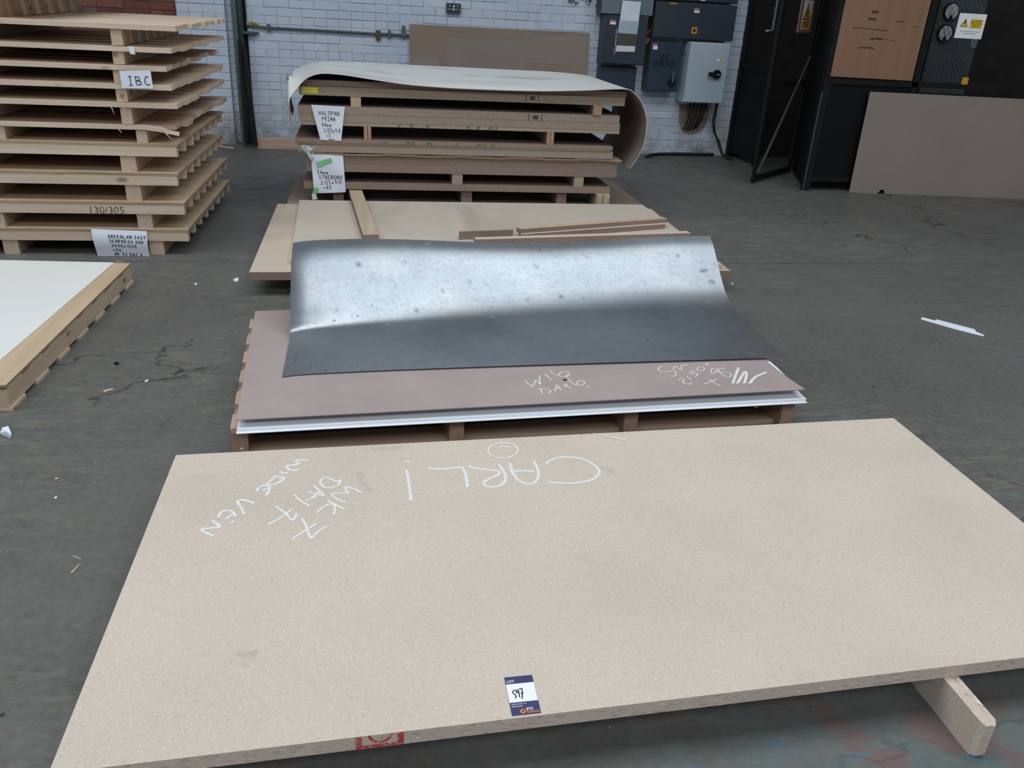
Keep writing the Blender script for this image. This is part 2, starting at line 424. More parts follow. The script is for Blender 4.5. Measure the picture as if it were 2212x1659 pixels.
def box_mesh(dx, dy, dz, mat, bev=.0):
    k = (round(dx, 4), round(dy, 4), round(dz, 4), mat, bev)
    if k not in BOXES:
        mb = MB()
        if bev:
            x, y, z, b = dx/2, dy/2, dz/2, bev
            # front (-y) edges chamfered
            back = [(-x, y, -z), (x, y, -z), (x, y, z), (-x, y, z)]
            mid = [(-x, -y+b, -z), (x, -y+b, -z), (x, -y+b, z), (-x, -y+b, z)]
            fr = [(-x+b, -y, -z+b), (x-b, -y, -z+b), (x-b, -y, z-b), (-x+b, -y, z-b)]
            fs = []
            for i in range(4):
                j = (i+1) % 4; fs += [[i, 4+i, 4+j, j], [4+i, 8+i, 8+j, 4+j]]
            mb.add(back+mid+fr, [[8, 9, 10, 11][::1], [3, 2, 1, 0]]+[f[::-1] for f in fs])
        else: mb.box(-dx/2, dx/2, -dy/2, dy/2, -dz/2, dz/2)
        me = bpy.data.meshes.new('piece'); me.from_pydata(mb.v, [], mb.f); me.materials.append(M[mat]); me.update()
        BOXES[k] = me
    return BOXES[k]
def piece(name, x0, x1, y0, y1, z0, z1, mat, parent, bev=0, rot=(0, 0, 0)):
    o = bpy.data.objects.new(name, box_mesh(x1-x0, y1-y0, z1-z0, mat, bev)); COL.objects.link(o)
    o.parent = parent
    o.location = Vector(((x0+x1)/2, (y0+y1)/2, (z0+z1)/2))-wpos(parent); o.rotation_euler = rot
    return o
def jit(a): return random.uniform(-a, a)

def text_mb(body, size, o, ux, uy, mi=0, align='LEFT', bold=0.0):
    """printed lettering as flat mesh: o = start of baseline, ux/uy = unit directions"""
    c = bpy.data.curves.new('lettering', 'FONT'); c.body = body; c.size = size; c.align_x = align; c.offset = bold*size
    t = bpy.data.objects.new('lettering', c); COL.objects.link(t)
    dg = bpy.context.evaluated_depsgraph_get(); me = bpy.data.meshes.new_from_object(t.evaluated_get(dg))
    mb = MB(); o = Vector(o); ux = Vector(ux); uy = Vector(uy)
    mb.add([o+ux*v.co.x+uy*v.co.y for v in me.vertices], [list(p.vertices) for p in me.polygons], mi)
    bpy.data.objects.remove(t); bpy.data.curves.remove(c); bpy.data.meshes.remove(me)
    return mb
def fit_text(body, width, o, ux, uy, align='LEFT', tall=1.0):
    m0 = text_mb(body, 1.0, (0, 0, 0), (1, 0, 0), (0, 1, 0)); w = max(v[0] for v in m0.v)-min(v[0] for v in m0.v)
    return text_mb(body, width/w, o, ux, Vector(uy)*tall, 0, align, .012)
# pen-stroke capitals in a unit cell (x 0..1, y 0..1)
G = {
'A': [[(0, 0), (.45, 1), (.9, 0)], [(.2, .4), (.75, .4)]], 'B': [[(0, 0), (0, 1), (.6, .95), (.65, .6), (0, .52), (.75, .45), (.75, .1), (0, 0)]],
'C': [[(.8, .85), (.4, 1), (.05, .6), (.1, .15), (.45, 0), (.85, .12)]], 'D': [[(0, 0), (.05, 1), (.6, .85), (.8, .45), (.5, .08), (0, 0)]],
'E': [[(.7, 1), (0, .95), (0, 0), (.75, .02)], [(0, .5), (.6, .55)]], 'G': [[(.8, .85), (.4, 1), (.05, .6), (.1, .15), (.5, 0), (.85, .2), (.8, .5), (.5, .48)]],
'H': [[(0, 0), (.05, 1)], [(.75, 0), (.8, 1)], [(0, .48), (.78, .55)]], 'I': [[(.4, 0), (.45, 1)], [(.15, 1), (.75, 1.02)], [(.1, 0), (.7, .02)]], 'K': [[(0, 0), (.05, 1)], [(.75, 1), (.05, .5), (.8, 0)]],
'L': [[(.1, 1), (.05, 0), (.75, .03)]], 'M': [[(0, 0), (.1, 1), (.45, .35), (.8, 1), (.9, 0)]], 'N': [[(0, 0), (.05, 1), (.75, 0), (.85, 1)]],
'O': [[(.4, 1), (.05, .6), (.2, .05), (.6, 0), (.85, .45), (.65, .9), (.4, 1)]], 'P': [[(.05, 0), (.1, 1), (.7, .9), (.7, .6), (.1, .48)]],
'R': [[(.05, 0), (.1, 1), (.7, .9), (.65, .6), (.1, .5), (.8, 0)]], 'S': [[(.8, .9), (.35, 1), (.1, .75), (.7, .4), (.6, .05), (.05, .08)]],
'T': [[(0, .97), (.9, 1)], [(.45, 1), (.4, 0)]], 'U': [[(.05, 1), (.05, .2), (.4, 0), (.75, .2), (.8, 1)]], 'V': [[(0, 1), (.4, 0), (.85, 1)]],
'W': [[(0, 1), (.2, 0), (.45, .7), (.7, 0), (.95, 1)]], 'X': [[(0, 0), (.8, 1)], [(.05, 1), (.85, 0)]], 'Y': [[(0, 1), (.4, .5), (.8, 1)], [(.4, .5), (.35, 0)]],
'0': [[(.4, 1), (.1, .6), (.2, .05), (.6, 0), (.75, .45), (.6, .9), (.4, 1)]], '1': [[(.3, 0), (.45, 1)]], '2': [[(.05, .8), (.4, 1), (.7, .75), (.05, 0), (.8, .05)]],
'3': [[(.1, .9), (.5, 1), (.65, .75), (.3, .53), (.7, .3), (.5, 0), (.05, .08)]], '4': [[(.5, 0), (.55, 1), (.05, .35), (.85, .35)]],
'5': [[(.75, 1), (.2, .95), (.15, .55), (.6, .55), (.65, .12), (.1, 0)]], '6': [[(.6, 1), (.15, .5), (.15, .1), (.5, 0), (.7, .3), (.4, .5), (.15, .3)]],
'7': [[(.05, .95), (.75, 1), (.35, 0)], [(.2, .5), (.7, .52)]], '9': [[(.65, .6), (.3, .5), (.15, .8), (.45, 1), (.68, .8), (.6, 0)]], '8': [[(.4, .52), (.1, .8), (.4, 1), (.68, .8), (.1, .25), (.4, 0), (.72, .25), (.4, .52)]],
'x': [[(.1, 0), (.65, .6)], [(.1, .6), (.65, 0)]], 'm': [[(0, 0), (.05, .5), (.25, .5), (.3, 0)], [(.3, .4), (.5, .5), (.6, 0)]],
'=': [[(.1, .35), (.6, .37)], [(.1, .65), (.6, .67)]], '/': [[(0, -.15), (.7, 1)]], '!': [[(.3, 1), (.3, .3)], [(.3, .02), (.32, .04)]], ' ': []}
def pen(mb, lines, o, ux, uy, h, adv, gap, w, nrm, wob=.06):
    """hand lettering: o = top-left start, lines downwards"""
    o = Vector(o); ux = Vector(ux); uy = Vector(uy)
    for r_, (ind, txt) in enumerate(lines):
        x = ind
        for ch in txt:
            for st in G.get(ch, []):
                pts = [o+ux*(x+(px_+jit(wob))*h*.72)+uy*(-(r_*gap)-h+(py_+jit(wob))*h) for px_, py_ in st]
                mb.ribbon(pts, w, nrm=nrm)
            x += adv*(.6 if ch in '1 ' else 1)
    return mb

# ================================================================== SETTING
# floor: two concrete bays with a joint between them
fl = root('floor', (1, 2, 0), 'worn dark grey concrete floor with scrapes and a joint', 'floor', kind='structure')
JY0, JY1 = 4.826, 4.834
mb = MB().box(-9, 12, -7, JY0, -.2, 0); obj('slab', mb, 'floor', fl)
mb = MB().box(-9, 12, JY1, 12, -.2, 0); obj('slab', mb, 'floor', fl)
mb = MB().box(-9, 12, JY0, JY1, -.2, -.006); obj('joint_filler', mb, 'cable_black', fl)

WY = 8.9                     # inner face of the back wall
CH, BL, BH, BLN = .0745, .2325, .0680, .2265
def brick_wall(name, label, x0, x1, y, z1, mat, mortar, vis, skew=0):
    wr = root(name, ((x0+x1)/2, y, 0), label, 'wall', kind='structure')
    obj('mortar', MB().box(x0, x1, y+.0045, y+.24, 0, z1), mortar, wr)
    rest = MB(); nb = 0
    for c in range(int(z1/CH)):
        z0 = c*CH; off = (c % 2)*BL/2; x = x0-off+.005
        header = (c % 4 == 3)
        step = BL/2 if header else BL; ln = BLN/2-.004 if header else BLN
        while x < x1:
            a, b = max(x, x0), min(x+ln, x1)
            if b-a > .03:
                yy = y+jit(.0035)
                if vis((a+b)/2, z0+BH/2) and nb < 300:
                    piece('brick', a, b, yy, yy+.1, z0+.0033+jit(.001), z0+.0033+BH, mat, wr, .003, (0, jit(.006), 0)); nb += 1
                else: rest.box(a, b, y, y+.1, z0+.0045, z0+.0045+BH)
            x += step
    if rest.v: obj('brick_rows', rest, mat, wr, kind='stuff')
    return wr
def vis_main(x, z):
    if z > 1.58: return False
    if z < .64 and -.80 < x < 2.95: return False
    if .42 < x < 2.28 and z < 1.16: return False
    if 2.85 < x < 3.75 and z > .62: return x < 2.9 or (x > 3.72)
    return True
wall = brick_wall('wall_back', 'white painted brick wall behind the board stacks', -1.30, 3.92, WY, 2.6, 'brick_white', 'mortar_white', vis_main)
obj('upper_wall', MB().box(-1.30, 3.92, WY, WY+.24, 2.6, ROOF_Z), 'brick_white', wall)
wl = brick_wall('wall_left', 'bare red brick wall behind the pallet tower', -5.0, -1.735, WY, 2.0, 'brick_red', 'mortar_red',
                lambda x, z: x > -2.9 and 1.1 < z < 1.6)
obj('upper_wall', MB().box(-5.0, -1.735, WY, WY+.24, 2.0, ROOF_Z), 'brick_red', wl)
pier = brick_wall('wall_pier', 'white painted brick pier between red brick and white wall', -1.735, -1.30, WY-.06, 2.6, 'brick_white', 'mortar_white',
                  lambda x, z: z < 1.6)
obj('upper_wall', MB().box(-1.735, -1.30, WY-.06, WY+.24, 2.6, ROOF_Z), 'brick_white', pier)
wr = MB().box(3.92, 9.0, WY, WY+.24, 0, ROOF_Z)
obj('wall_right', wr, 'brown_wall', label='brown wall inside the switchgear cage, darkened for shade', cat='wall', kind='structure')
# roof with the two strips of rooflights left open
ce = root('ceiling', (1, 2, ROOF_Z), 'dark sheeted factory roof with rooflight strips', 'ceiling', kind='structure')
for a, b in ((-9, -6.2), (-3.0, .95), (4.75, 9.2)):
    obj('roof_sheet', MB().box(-8.5, 10.5, a, b, ROOF_Z, ROOF_Z+.06), 'ceiling', ce)
# ================================================================== NEAREST BOARD (written on in chalk)
FZ0, FZ1 = .098, .132
A_, B_ = Vector((-0.6044,2.3506,0.132)), Vector((1.8889,2.4486,0.132))
fx = (B_-A_).normalized(); fn = Vector((fx.y, -fx.x, 0))
f0 = (-0.1086,1.1966,0.132); dep = (Vector(f0)-A_).dot(fn)
D_ = Vector((-0.6012,1.184,0.132)); C_ = D_+(Vector((1.4813,1.2624,0.132))-D_)*1.16
rE = Vector((1.891,1.7728,0.132)); rd = (rE-B_).normalized(); fd = (C_-D_).normalized()
tt = ((D_.x-B_.x)*fd.y-(D_.y-B_.y)*fd.x)/(rd.x*fd.y-rd.y*fd.x); C_ = B_+rd*tt
fx = fd; fn = Vector((fx.y, -fx.x, 0))
fb = root('chipboard_sheet', ((A_.x+C_.x)/2, (A_.y+C_.y)/2, FZ0), 'large tan chipboard sheet in the foreground with chalk words and a smiling face', 'board')
mb = MB().prism([(p.x, p.y) for p in (D_, C_, B_, A_)], FZ0, FZ1); obj('board', mb, ['chip_top', 'chip_edge'], fb)
def on_front(p): return (p[0], p[1], FZ1+.0006)
ST_WIDE = [[(-0.2028,2.2875),(-0.2308,2.2938),(-0.2415,2.2867),(-0.2312,2.2746),(-0.2359,2.2664),(-0.2599,2.2612),(-0.2643,2.251),(-0.2508,2.2341),(-0.2266,2.2323)],[(-0.2829,2.2269),(-0.2699,2.2151),(-0.2583,2.2197)],[(-0.2994,2.2025),(-0.2818,2.1958),(-0.2676,2.1881),(-0.2731,2.174),(-0.2916,2.1558),(-0.3114,2.1541),(-0.3127,2.1607),(-0.3053,2.1764),(-0.2953,2.1955)],[(-0.3375,2.1212),(-0.336,2.1368),(-0.3274,2.1489),(-0.3143,2.1499),(-0.3031,2.1375),(-0.3055,2.1124),(-0.3105,2.0972)],[(-0.3213,2.123),(-0.3141,2.132),(-0.3074,2.1314)],[(-0.3385,2.0587),(-0.3506,2.0669),(-0.3679,2.0773),(-0.3836,2.0756),(-0.382,2.0634),(-0.3709,2.0388),(-0.3589,2.0058)],[(-0.4254,1.9943),(-0.4226,2.0169),(-0.4117,2.0275),(-0.3955,2.0233),(-0.3837,2.005),(-0.3792,1.9944)],[(-0.4024,1.9839),(-0.3982,1.9977),(-0.3896,2.0027)],[(-0.3915,1.9607),(-0.381,1.9737)],[(-0.4402,1.9815),(-0.4155,1.9491),(-0.461,1.9421),(-0.4241,1.9069)]]
ST_DAY = [[(-0.1464,2.1843),(-0.1341,2.1767),(-0.1112,2.1564),(-0.1029,2.1663),(-0.1057,2.1415),(-0.1222,2.1266),(-0.1423,2.125),(-0.1565,2.1422),(-0.1607,2.1588),(-0.1547,2.1782),(-0.1464,2.1843)],[(-0.1783,2.1406),(-0.1636,2.1138),(-0.1473,2.0843),(-0.1709,2.0942),(-0.1948,2.1068)],[(-0.1582,2.1071),(-0.1706,2.0892),(-0.1799,2.0776)],[(-0.2318,2.0941),(-0.21,2.0616),(-0.1855,2.0325)],[(-0.1969,2.0605),(-0.186,2.0688),(-0.1685,2.0797)],[(-0.2772,2.037),(-0.2488,2.0025),(-0.2271,1.9663),(-0.2202,1.98),(-0.2185,1.9999)],[(-0.2891,1.9493),(-0.2566,1.983),(-0.2313,2.0214)],[(-0.039,2.0882),(-0.0576,2.1087),(-0.0747,2.1197),(-0.0866,2.1238),(-0.0846,2.1077),(-0.0776,2.0913),(-0.0977,2.0929),(-0.121,2.0916),(-0.124,2.0824),(-0.1136,2.0661),(-0.0966,2.0494),(-0.0834,2.0453)],[(-0.1363,2.0587),(-0.1125,2.0325),(-0.0858,2.0065)],[(-0.1625,1.9935),(-0.1508,2.0178),(-0.1354,2.0344),(-0.1224,2.0364),(-0.1139,2.0237),(-0.1131,2.0),(-0.1174,1.9828)],[(-0.2009,1.9726),(-0.1874,1.9323),(-0.1718,1.8769),(-0.155,1.9049),(-0.1327,1.9265)],[(-0.2202,1.8759),(-0.1949,1.9057),(-0.16,1.9438)]]
ST_CARL = [[(0.164,2.2162),(0.1922,2.207),(0.2214,2.2084),(0.2618,2.2125),(0.2709,2.1942),(0.2736,2.1526),(0.2716,2.096)],[(0.2881,2.2177),(0.3155,2.2015),(0.3718,2.1833),(0.3794,2.1722),(0.3679,2.1558),(0.336,2.1343),(0.3227,2.1152),(0.3276,2.0982),(0.3481,2.092),(0.3743,2.1012),(0.3912,2.1301),(0.3939,2.1711),(0.3847,2.2215)],[(0.4197,2.2298),(0.419,2.1904),(0.4239,2.1412),(0.4403,2.1095),(0.4638,2.0997),(0.4802,2.1098),(0.4955,2.1427),(0.5016,2.1843),(0.4979,2.2352)],[(0.4107,2.1734),(0.441,2.1781),(0.488,2.1711)],[(0.5338,2.2143),(0.5576,2.2383),(0.591,2.2508),(0.6253,2.2484),(0.657,2.2349),(0.6811,2.2073),(0.6917,2.1739),(0.691,2.149),(0.6701,2.1192),(0.6359,2.1013),(0.5899,2.0933),(0.5506,2.0977),(0.5214,2.1066)],[(0.0952,2.2072),(0.0991,2.139),(0.1011,2.0365)],[(0.091,2.2585),(0.1012,2.2592),(0.1101,2.2557)]]
ST_FACE = [[(0.4604,2.3093),(0.4498,2.2871),(0.4295,2.2682),(0.4035,2.2596),(0.3804,2.2694),(0.3642,2.2893),(0.3621,2.3107),(0.3723,2.3347),(0.3923,2.3529),(0.4185,2.3591),(0.4448,2.3517),(0.4593,2.3327),(0.4604,2.3093)],[(0.3995,2.3274),(0.4129,2.3343),(0.4281,2.3324),(0.4387,2.3255)],[(0.393,2.304),(0.3988,2.3044)],[(0.4303,2.3045),(0.4359,2.3033)]]
for nm, sts, w in (('chalk_words', ST_WIDE, .0085), ('chalk_words', ST_DAY, .007), ('chalk_words', ST_CARL, .0095), ('chalk_face', ST_FACE, .0062)):
    mb = MB()
    for st in sts:
        if len(st) > 2:      # soften the pen path
            q = [Vector(p).to_3d() for p in st]; fine = []
            for i in range(len(q)-1):
                p0, p1, p2, p3 = q[max(i-1, 0)], q[i], q[i+1], q[min(i+2, len(q)-1)]
                for k in range(4):
                    t = k/4; fine.append(.5*((2*p1)+(p2-p0)*t+(2*p0-5*p1+4*p2-p3)*t*t+(3*p1-p0-3*p2+p3)*t**3))
            fine.append(q[-1]); st = [(p.x, p.y) for p in fine]
        mb.ribbon(st, w, lambda p, k=len(mb.f)*2e-6: (p[0], p[1], FZ1+.0006+k))
    obj(nm, mb, 'chalk', fb)
for pts, w in (([(-0.0473,2.2067,0.1324),(-0.0361,2.1396,0.1324),(-0.02,2.095,0.1324)], .022), ([(0.7108,2.1929,0.1324),(0.7182,2.1639,0.1324),(0.732,2.1322,0.1324)], .03), ([(-0.0131,2.3559,0.1324),(0.0455,2.3489,0.1324),(0.0898,2.3519,0.1324)], .02), ([(-0.3115,1.4531,0.1324),(-0.2761,1.441,0.1324),(-0.2574,1.4475,0.1324)], .05)):
    obj('smudge', MB().ribbon([(p[0], p[1], FZ1+.0004) for p in pts], w), 'smudge', fb)
# red stamp printed on the cut edge: a box with half a ring
eo = Vector((-0.0432,1.2026,0.132)); eo = D_+fn*.0007+fx*((eo-D_).dot(fx)); eo.z = FZ0
mb = MB(); L_ = .083
for a, b in (((0, .004), (0, .034)), ((L_, .004), (L_, .034)), ((-.005, .004), (L_+.005, .004))):
    mb.ribbon([eo+fx*a[0]+Vector((0, 0, a[1])), eo+fx*b[0]+Vector((0, 0, b[1]))], .010 if a[0] != b[0] else .012, nrm=fn)
mb.ribbon([eo+fx*(.043+.022*math.cos(t))+Vector((0, 0, .036+.022*math.sin(t))) for t in [math.pi+math.pi*k/10 for k in range(11)] if True], .006, nrm=fn)
mb.v = [(x, y, min(z, FZ1)) for x, y, z in mb.v]
obj('edge_stamp', mb, 'stamp_red', fb, label='red stamped mark on the cut edge')
# bearers under it
for i, (px_, lab) in enumerate(((1.298, 'chipboard bearer sticking out from under the foreground sheet at right'),)):
    y0, y1 = 1.117, 2.05
    mb = MB(); w = .019; c = .012
    sec = [(-w, 0), (w, 0), (w, FZ0-.001), (-w, FZ0-.001)]
    pr = [[(px_+a*(1 if k else .62), y0+(0 if k == 0 else .012), b if k else .004+b*.92) for a, b in sec] for k in (0, 1)]+[[(px_+a, y1, b) for a, b in sec]]
    vs = [p for r_ in pr for p in r_]; fs = [[0, 1, 2, 3], [11, 10, 9, 8]]
    for k in range(2):
        for j in range(4): fs.append([k*4+(j+1) % 4, k*4+j, (k+1)*4+j, (k+1)*4+(j+1) % 4])
    mb.add(vs, fs); mb.mi = [0, 0]+[(1 if j in (1, 3) else 0) for k in range(2) for j in range(4)]; obj('bearer', mb, ['chip_edge', 'chip_top'], label=lab, cat='bearer', group='bearers under the foreground sheet')
for X, lab in ((.55, 'chipboard bearer under the middle of the foreground sheet'), (-.33, 'chipboard bearer under the left end of the foreground sheet')):
    obj('bearer', MB().box(X-.019, X+.019, 1.42, 2.2, 0, FZ0-.001), 'chip_edge', label=lab, cat='bearer', group='bearers under the foreground sheet')
# auction lot card
P0, P1, P2, P3 = [Vector(p) for p in [(0.2654,1.3284,0.1325),(0.3267,1.33,0.1325),(0.3257,1.2241,0.1325),(0.2655,1.2223,0.1325)]]
lc = root('lot_card', tuple((P0+P2)/2), 'navy and white auction lot card numbered 597 lying on the foreground sheet', 'card')
ux = (P1-P0); uy = (P0-P3); W_, H_ = ux.length, uy.length; uxn = ux.normalized(); uyn = uy.normalized(); Z1 = Vector((0, 0, .0006)); Z2 = Vector((0, 0, .0010)); Z3 = Vector((0, 0, .0013))
def cq(u0, u1, v0, v1, dz): return [P3+ux*a+uy*b+dz for a, b in ((u0, v0), (u1, v0), (u1, v1), (u0, v1))]
mb = MB().hexa(cq(0, 1, 0, 1, Vector())+cq(0, 1, 0, 1, Z1)); obj('card', mb, 'navy', lc)
mb = MB().add(cq(.005, .995, .32, .80, Z2), [[0, 1, 2, 3]]); obj('white_panel', mb, 'white_print', lc)
mb = fit_text('LOT:', W_*.27, P3+ux*.05+uy*.835+Z2, uxn, uyn, 'LEFT', 1.3); obj('lettering', mb, 'white_print', lc)
mb = fit_text('eddisonsauctions.com', W_*.53, P3+ux*.05+uy*.265+Z2, uxn, uyn)
mb2 = fit_text('0203 300 2545', W_*.38, P3+ux*.05+uy*.205+Z2, uxn, uyn); mb.add(mb2.v, mb2.f)
mb2 = fit_text('BTG', W_*.22, P3+ux*.53+uy*.10+Z2, uxn, uyn, 'LEFT', 1.25); mb.add(mb2.v, mb2.f); obj('lettering', mb, 'white_print', lc)
mb = fit_text('Eddisons', W_*.43, P3+ux*.53+uy*.03+Z2, uxn, uyn, 'LEFT', 1.15)
mb.disc(P3+ux*.40+uy*.085+Z2, uxn*W_*.095, uyn*W_*.095, 20, 0, .48); obj('logo', mb, 'orange', lc)
mb = MB()
for st in ([(.36, .62), (.28, .63), (.22, .58), (.28, .52), (.32, .47), (.28, .42)], [(.42, .58), (.36, .55), (.36, .62), (.43, .63), (.44, .55), (.43, .43)],
           [(.46, .65), (.57, .66), (.55, .52), (.50, .39)], [(.49, .53), (.60, .54)]):
    mb.ribbon([P3+ux*(a-.04)+uy*b+Z3 for a, b in st], .0026)
obj('handwriting', mb, 'ink', lc)
# thin white wire lying on the far edge of the sheet
wa, wb = Vector((0.7375,2.3996,0.133)), Vector((0.8366,2.3411,0.133)); mb = MB().tube([wa+Vector((0, 0, .002)), (wa+wb)/2+Vector((0, -.003, .003)), wb+Vector((0, 0, .002))], .0012, 6)
for k in range(4):
    q = wa.lerp(wb, .62+.1*k); mb.tube([q+Vector((0, 0, .002)), q+Vector((.002, .006, .004))], .0008, 5)
obj('wire_offcut', mb, 'white_print', label='thin white wire offcut on the far edge of the foreground sheet', cat='wire')

# ================================================================== MIDDLE PALLET WITH SHEETS
hA, hB = Vector((-0.4419,2.4975,0.176)), Vector((1.5987,2.6092,0.176))
mx = (hB-hA).normalized(); my = Vector((-mx.y, mx.x, 0)); MDEP = 1.02; MLEN = (hB-hA).length
def mp(u, v, z): q = hA+mx*u+my*v; return (q.x, q.y, z)
PZT = .130
pa = Vector((-0.4676,2.5182,0.13)); pb = Vector((1.6059,2.5562,0.13))
def pp(u, v, z): q = pa+mx*u+my*v; return (q.x, q.y, z)
PLEN = (pb-pa).length
pr_ = root('timber_pallet', tuple(Vector(pp(PLEN/2, .5, 0))), 'long timber pallet under the mauve sheet, in the middle of the row', 'pallet')
def pbox(name, u0, u1, v0, v1, z0, z1, mat, parent):
    mb = MB().hexa([pp(u0, v0, z0), pp(u1, v0, z0), pp(u1, v1, z0), pp(u0, v1, z0), pp(u0, v0, z1), pp(u1, v0, z1), pp(u1, v1, z1), pp(u0, v1, z1)])
    return obj(name, mb, mat, parent)
for k in range(6): pbox('deck_board', 0, PLEN, .0+k*.183, .105+k*.183, .110, PZT, 'pine_red', pr_)
for k, u in enumerate((0, .73, 1.38, PLEN-.055)): pbox('stringer', u, u+.052, .006, 1.02, .018, .110, 'pine_red_y', pr_)
for k in range(3): pbox('bottom_board', 0, PLEN, .05+k*.43, .15+k*.43, 0, .018, 'pine_red', pr_)
for u, v, z in ((.075, -.0008, .121), (.155, -.0008, .123), (.03, .0052, .05)): obj('paint_dab', MB().disc(pp(u, v, z), mx*.006, (0, 0, .0048), 10), 'paper', pr_)
mb = MB().tube([pp(PLEN-.19, -.001, .128), pp(PLEN-.186, -.004, .112), pp(PLEN-.175, -.006, .104), pp(PLEN-.166, -.004, .106)], .0022, 6); obj('loose_strap', mb, 'paper', pr_)
for u in (.33, .62, .99):
    mb = MB().add([pp(u, -.001, .131), pp(u+.05, -.001, .130), pp(u+.022, -.005, .122)], [[0, 1, 2]]); obj('splinter', mb, 'pine', pr_)
# flat white sheets, lowest first, each a little different in front
for i, (z, dv, du, lab) in enumerate(((.1338, -.022, .012, 'lowest white laminate sheet directly on the middle pallet'),
                                      (.1366, -.028, .004, 'white laminate sheet jutting furthest out at the front of the middle pallet'),
                                      (.1396, -.016, .008, 'upper flat white laminate sheet in the middle pallet pile'))):
    rows = [[mp(-.005+du+(MLEN+.012)*a/8, dv+v, z+.0003*math.sin(a*1.3+i)) for a in range(9)] for v in (0, .3, .7, 1.0)]
    obj('laminate_sheet', MB().sheet(rows, .002), 'white_gloss', label=lab, cat='sheet', group='white laminate sheets on the middle pallet')
rows = []
for v, z in ((-.012, .1432), (.015, .1436), (.045, .146), (.085, .152), (.14, .162), (.22, .169), (.4, .1715), (1.0, .1715)):
    rows.append([mp(.004+(MLEN+.016)*a/10, v, z) for a in range(11)])
obj('laminate_sheet', MB().sheet(rows, .002), 'white_gloss', smooth=True, label='bowed white sheet rising under the mauve hardboard on the middle pallet', cat='sheet', group='white laminate sheets on the middle pallet')
hb = root('hardboard_sheet', mp(MLEN/2, .5, .1725), 'mauve brown hardboard sheet with chalk writing, partly under the steel sheet', 'sheet')
rows = []
for k in range(11):
    v = MDEP*k/10
    rows.append([mp(-.002*0+MLEN*a/16+(.012*(1-v/.25)**2 if a == 16 and v < .25 else 0), v, .176+(.006*(1-v/.2)**2*(a/16-.5) if v < .2 else 0)) for a in range(17)])
obj('sheet', MB().sheet(rows, .003), 'hardboard', hb, smooth=True)
ST_HB = [[(0.5554,2.7461),(0.5654,2.7147),(0.5745,2.6925),(0.5874,2.7191),(0.5982,2.7462),(0.603,2.726),(0.6085,2.7104),(0.6129,2.7455),(0.6196,2.7881)],[(0.6439,2.8008),(0.651,2.7707),(0.6588,2.7433)],[(0.6698,2.8323),(0.6757,2.8016),(0.6951,2.7778),(0.7191,2.7766),(0.7349,2.7966),(0.7346,2.8129),(0.7207,2.8171),(0.7017,2.8039),(0.6956,2.7846)],[(0.7171,2.7676),(0.739,2.7826)],[(0.5864,2.6684),(0.6066,2.6716),(0.63,2.6597),(0.6352,2.6468),(0.6209,2.6266)],[(0.5993,2.6698),(0.6012,2.6485),(0.602,2.6338)],[(0.6495,2.6481),(0.659,2.6754),(0.6681,2.7009),(0.6722,2.6822),(0.6749,2.6574)],[(0.6563,2.6669),(0.6745,2.6821)],[(0.694,2.7062),(0.7047,2.686),(0.7168,2.666)],[(0.6932,2.6812),(0.7038,2.6969),(0.7096,2.7076)],[(0.7232,2.7515),(0.73,2.7176),(0.7458,2.6927),(0.7688,2.6992),(0.7783,2.7241),(0.7656,2.7359),(0.7495,2.7189),(0.7496,2.6946)],[(0.777,2.6737),(0.7889,2.6872)],[(1.13,2.8529),(1.1118,2.8452),(1.1002,2.8179),(1.1137,2.797),(1.153,2.8071),(1.161,2.7889),(1.1469,2.7602),(1.1274,2.7553)],[(1.1597,2.8188),(1.1778,2.8484),(1.1846,2.831),(1.1914,2.8138),(1.2023,2.8413),(1.2085,2.8644)],[(1.2206,2.8688),(1.2206,2.8515),(1.2373,2.8656)],[(1.1488,2.7198),(1.1639,2.7339),(1.1693,2.721),(1.1562,2.6945),(1.1831,2.682),(1.1868,2.6975)],[(1.1919,2.7581),(1.1993,2.723)],[(1.2447,2.8066),(1.2184,2.7887),(1.2208,2.7743),(1.2419,2.7852),(1.24,2.764),(1.2229,2.7485)],[(1.2589,2.8181),(1.2713,2.8358),(1.285,2.8414),(1.2917,2.8288),(1.2833,2.8097),(1.2669,2.8008),(1.2576,2.8037),(1.2589,2.8181)],[(1.3132,2.8737),(1.3227,2.8546)],[(1.3092,2.8551),(1.3262,2.8744)],[(1.377,2.8214),(1.3478,2.8142),(1.3092,2.7762),(1.305,2.7919),(1.3254,2.8212),(1.3412,2.8108),(1.3399,2.7689),(1.3534,2.7389),(1.3738,2.7531),(1.3753,2.7792),(1.347,2.7864),(1.3242,2.7815)],[(1.2388,2.6837),(1.2795,2.7077),(1.3037,2.7238)],[(1.2711,2.7253),(1.2806,2.685),(1.2964,2.6618)]]
ST_HB2 = [[(1.4367,2.8274),(1.3862,2.7432),(1.3477,2.6761),(1.3396,2.6485),(1.3722,2.6862),(1.4369,2.7764),(1.4472,2.7819),(1.437,2.7526),(1.3876,2.6629),(1.3879,2.6461),(1.4222,2.6837),(1.4651,2.7336),(1.5326,2.7781)]]
def smooth_st(st):
    q = [Vector((p[0], p[1], 0)) for p in st]; fine = []
    if len(q) < 3: return st
    for i in range(len(q)-1):
        p0, p1, p2, p3 = q[max(i-1, 0)], q[i], q[i+1], q[min(i+2, len(q)-1)]
        for k in range(4):
            t = k/4; fine.append(.5*((2*p1)+(p2-p0)*t+(2*p0-5*p1+4*p2-p3)*t*t+(3*p1-p0-3*p2+p3)*t**3))
    fine.append(q[-1]); return [(p.x, p.y) for p in fine]
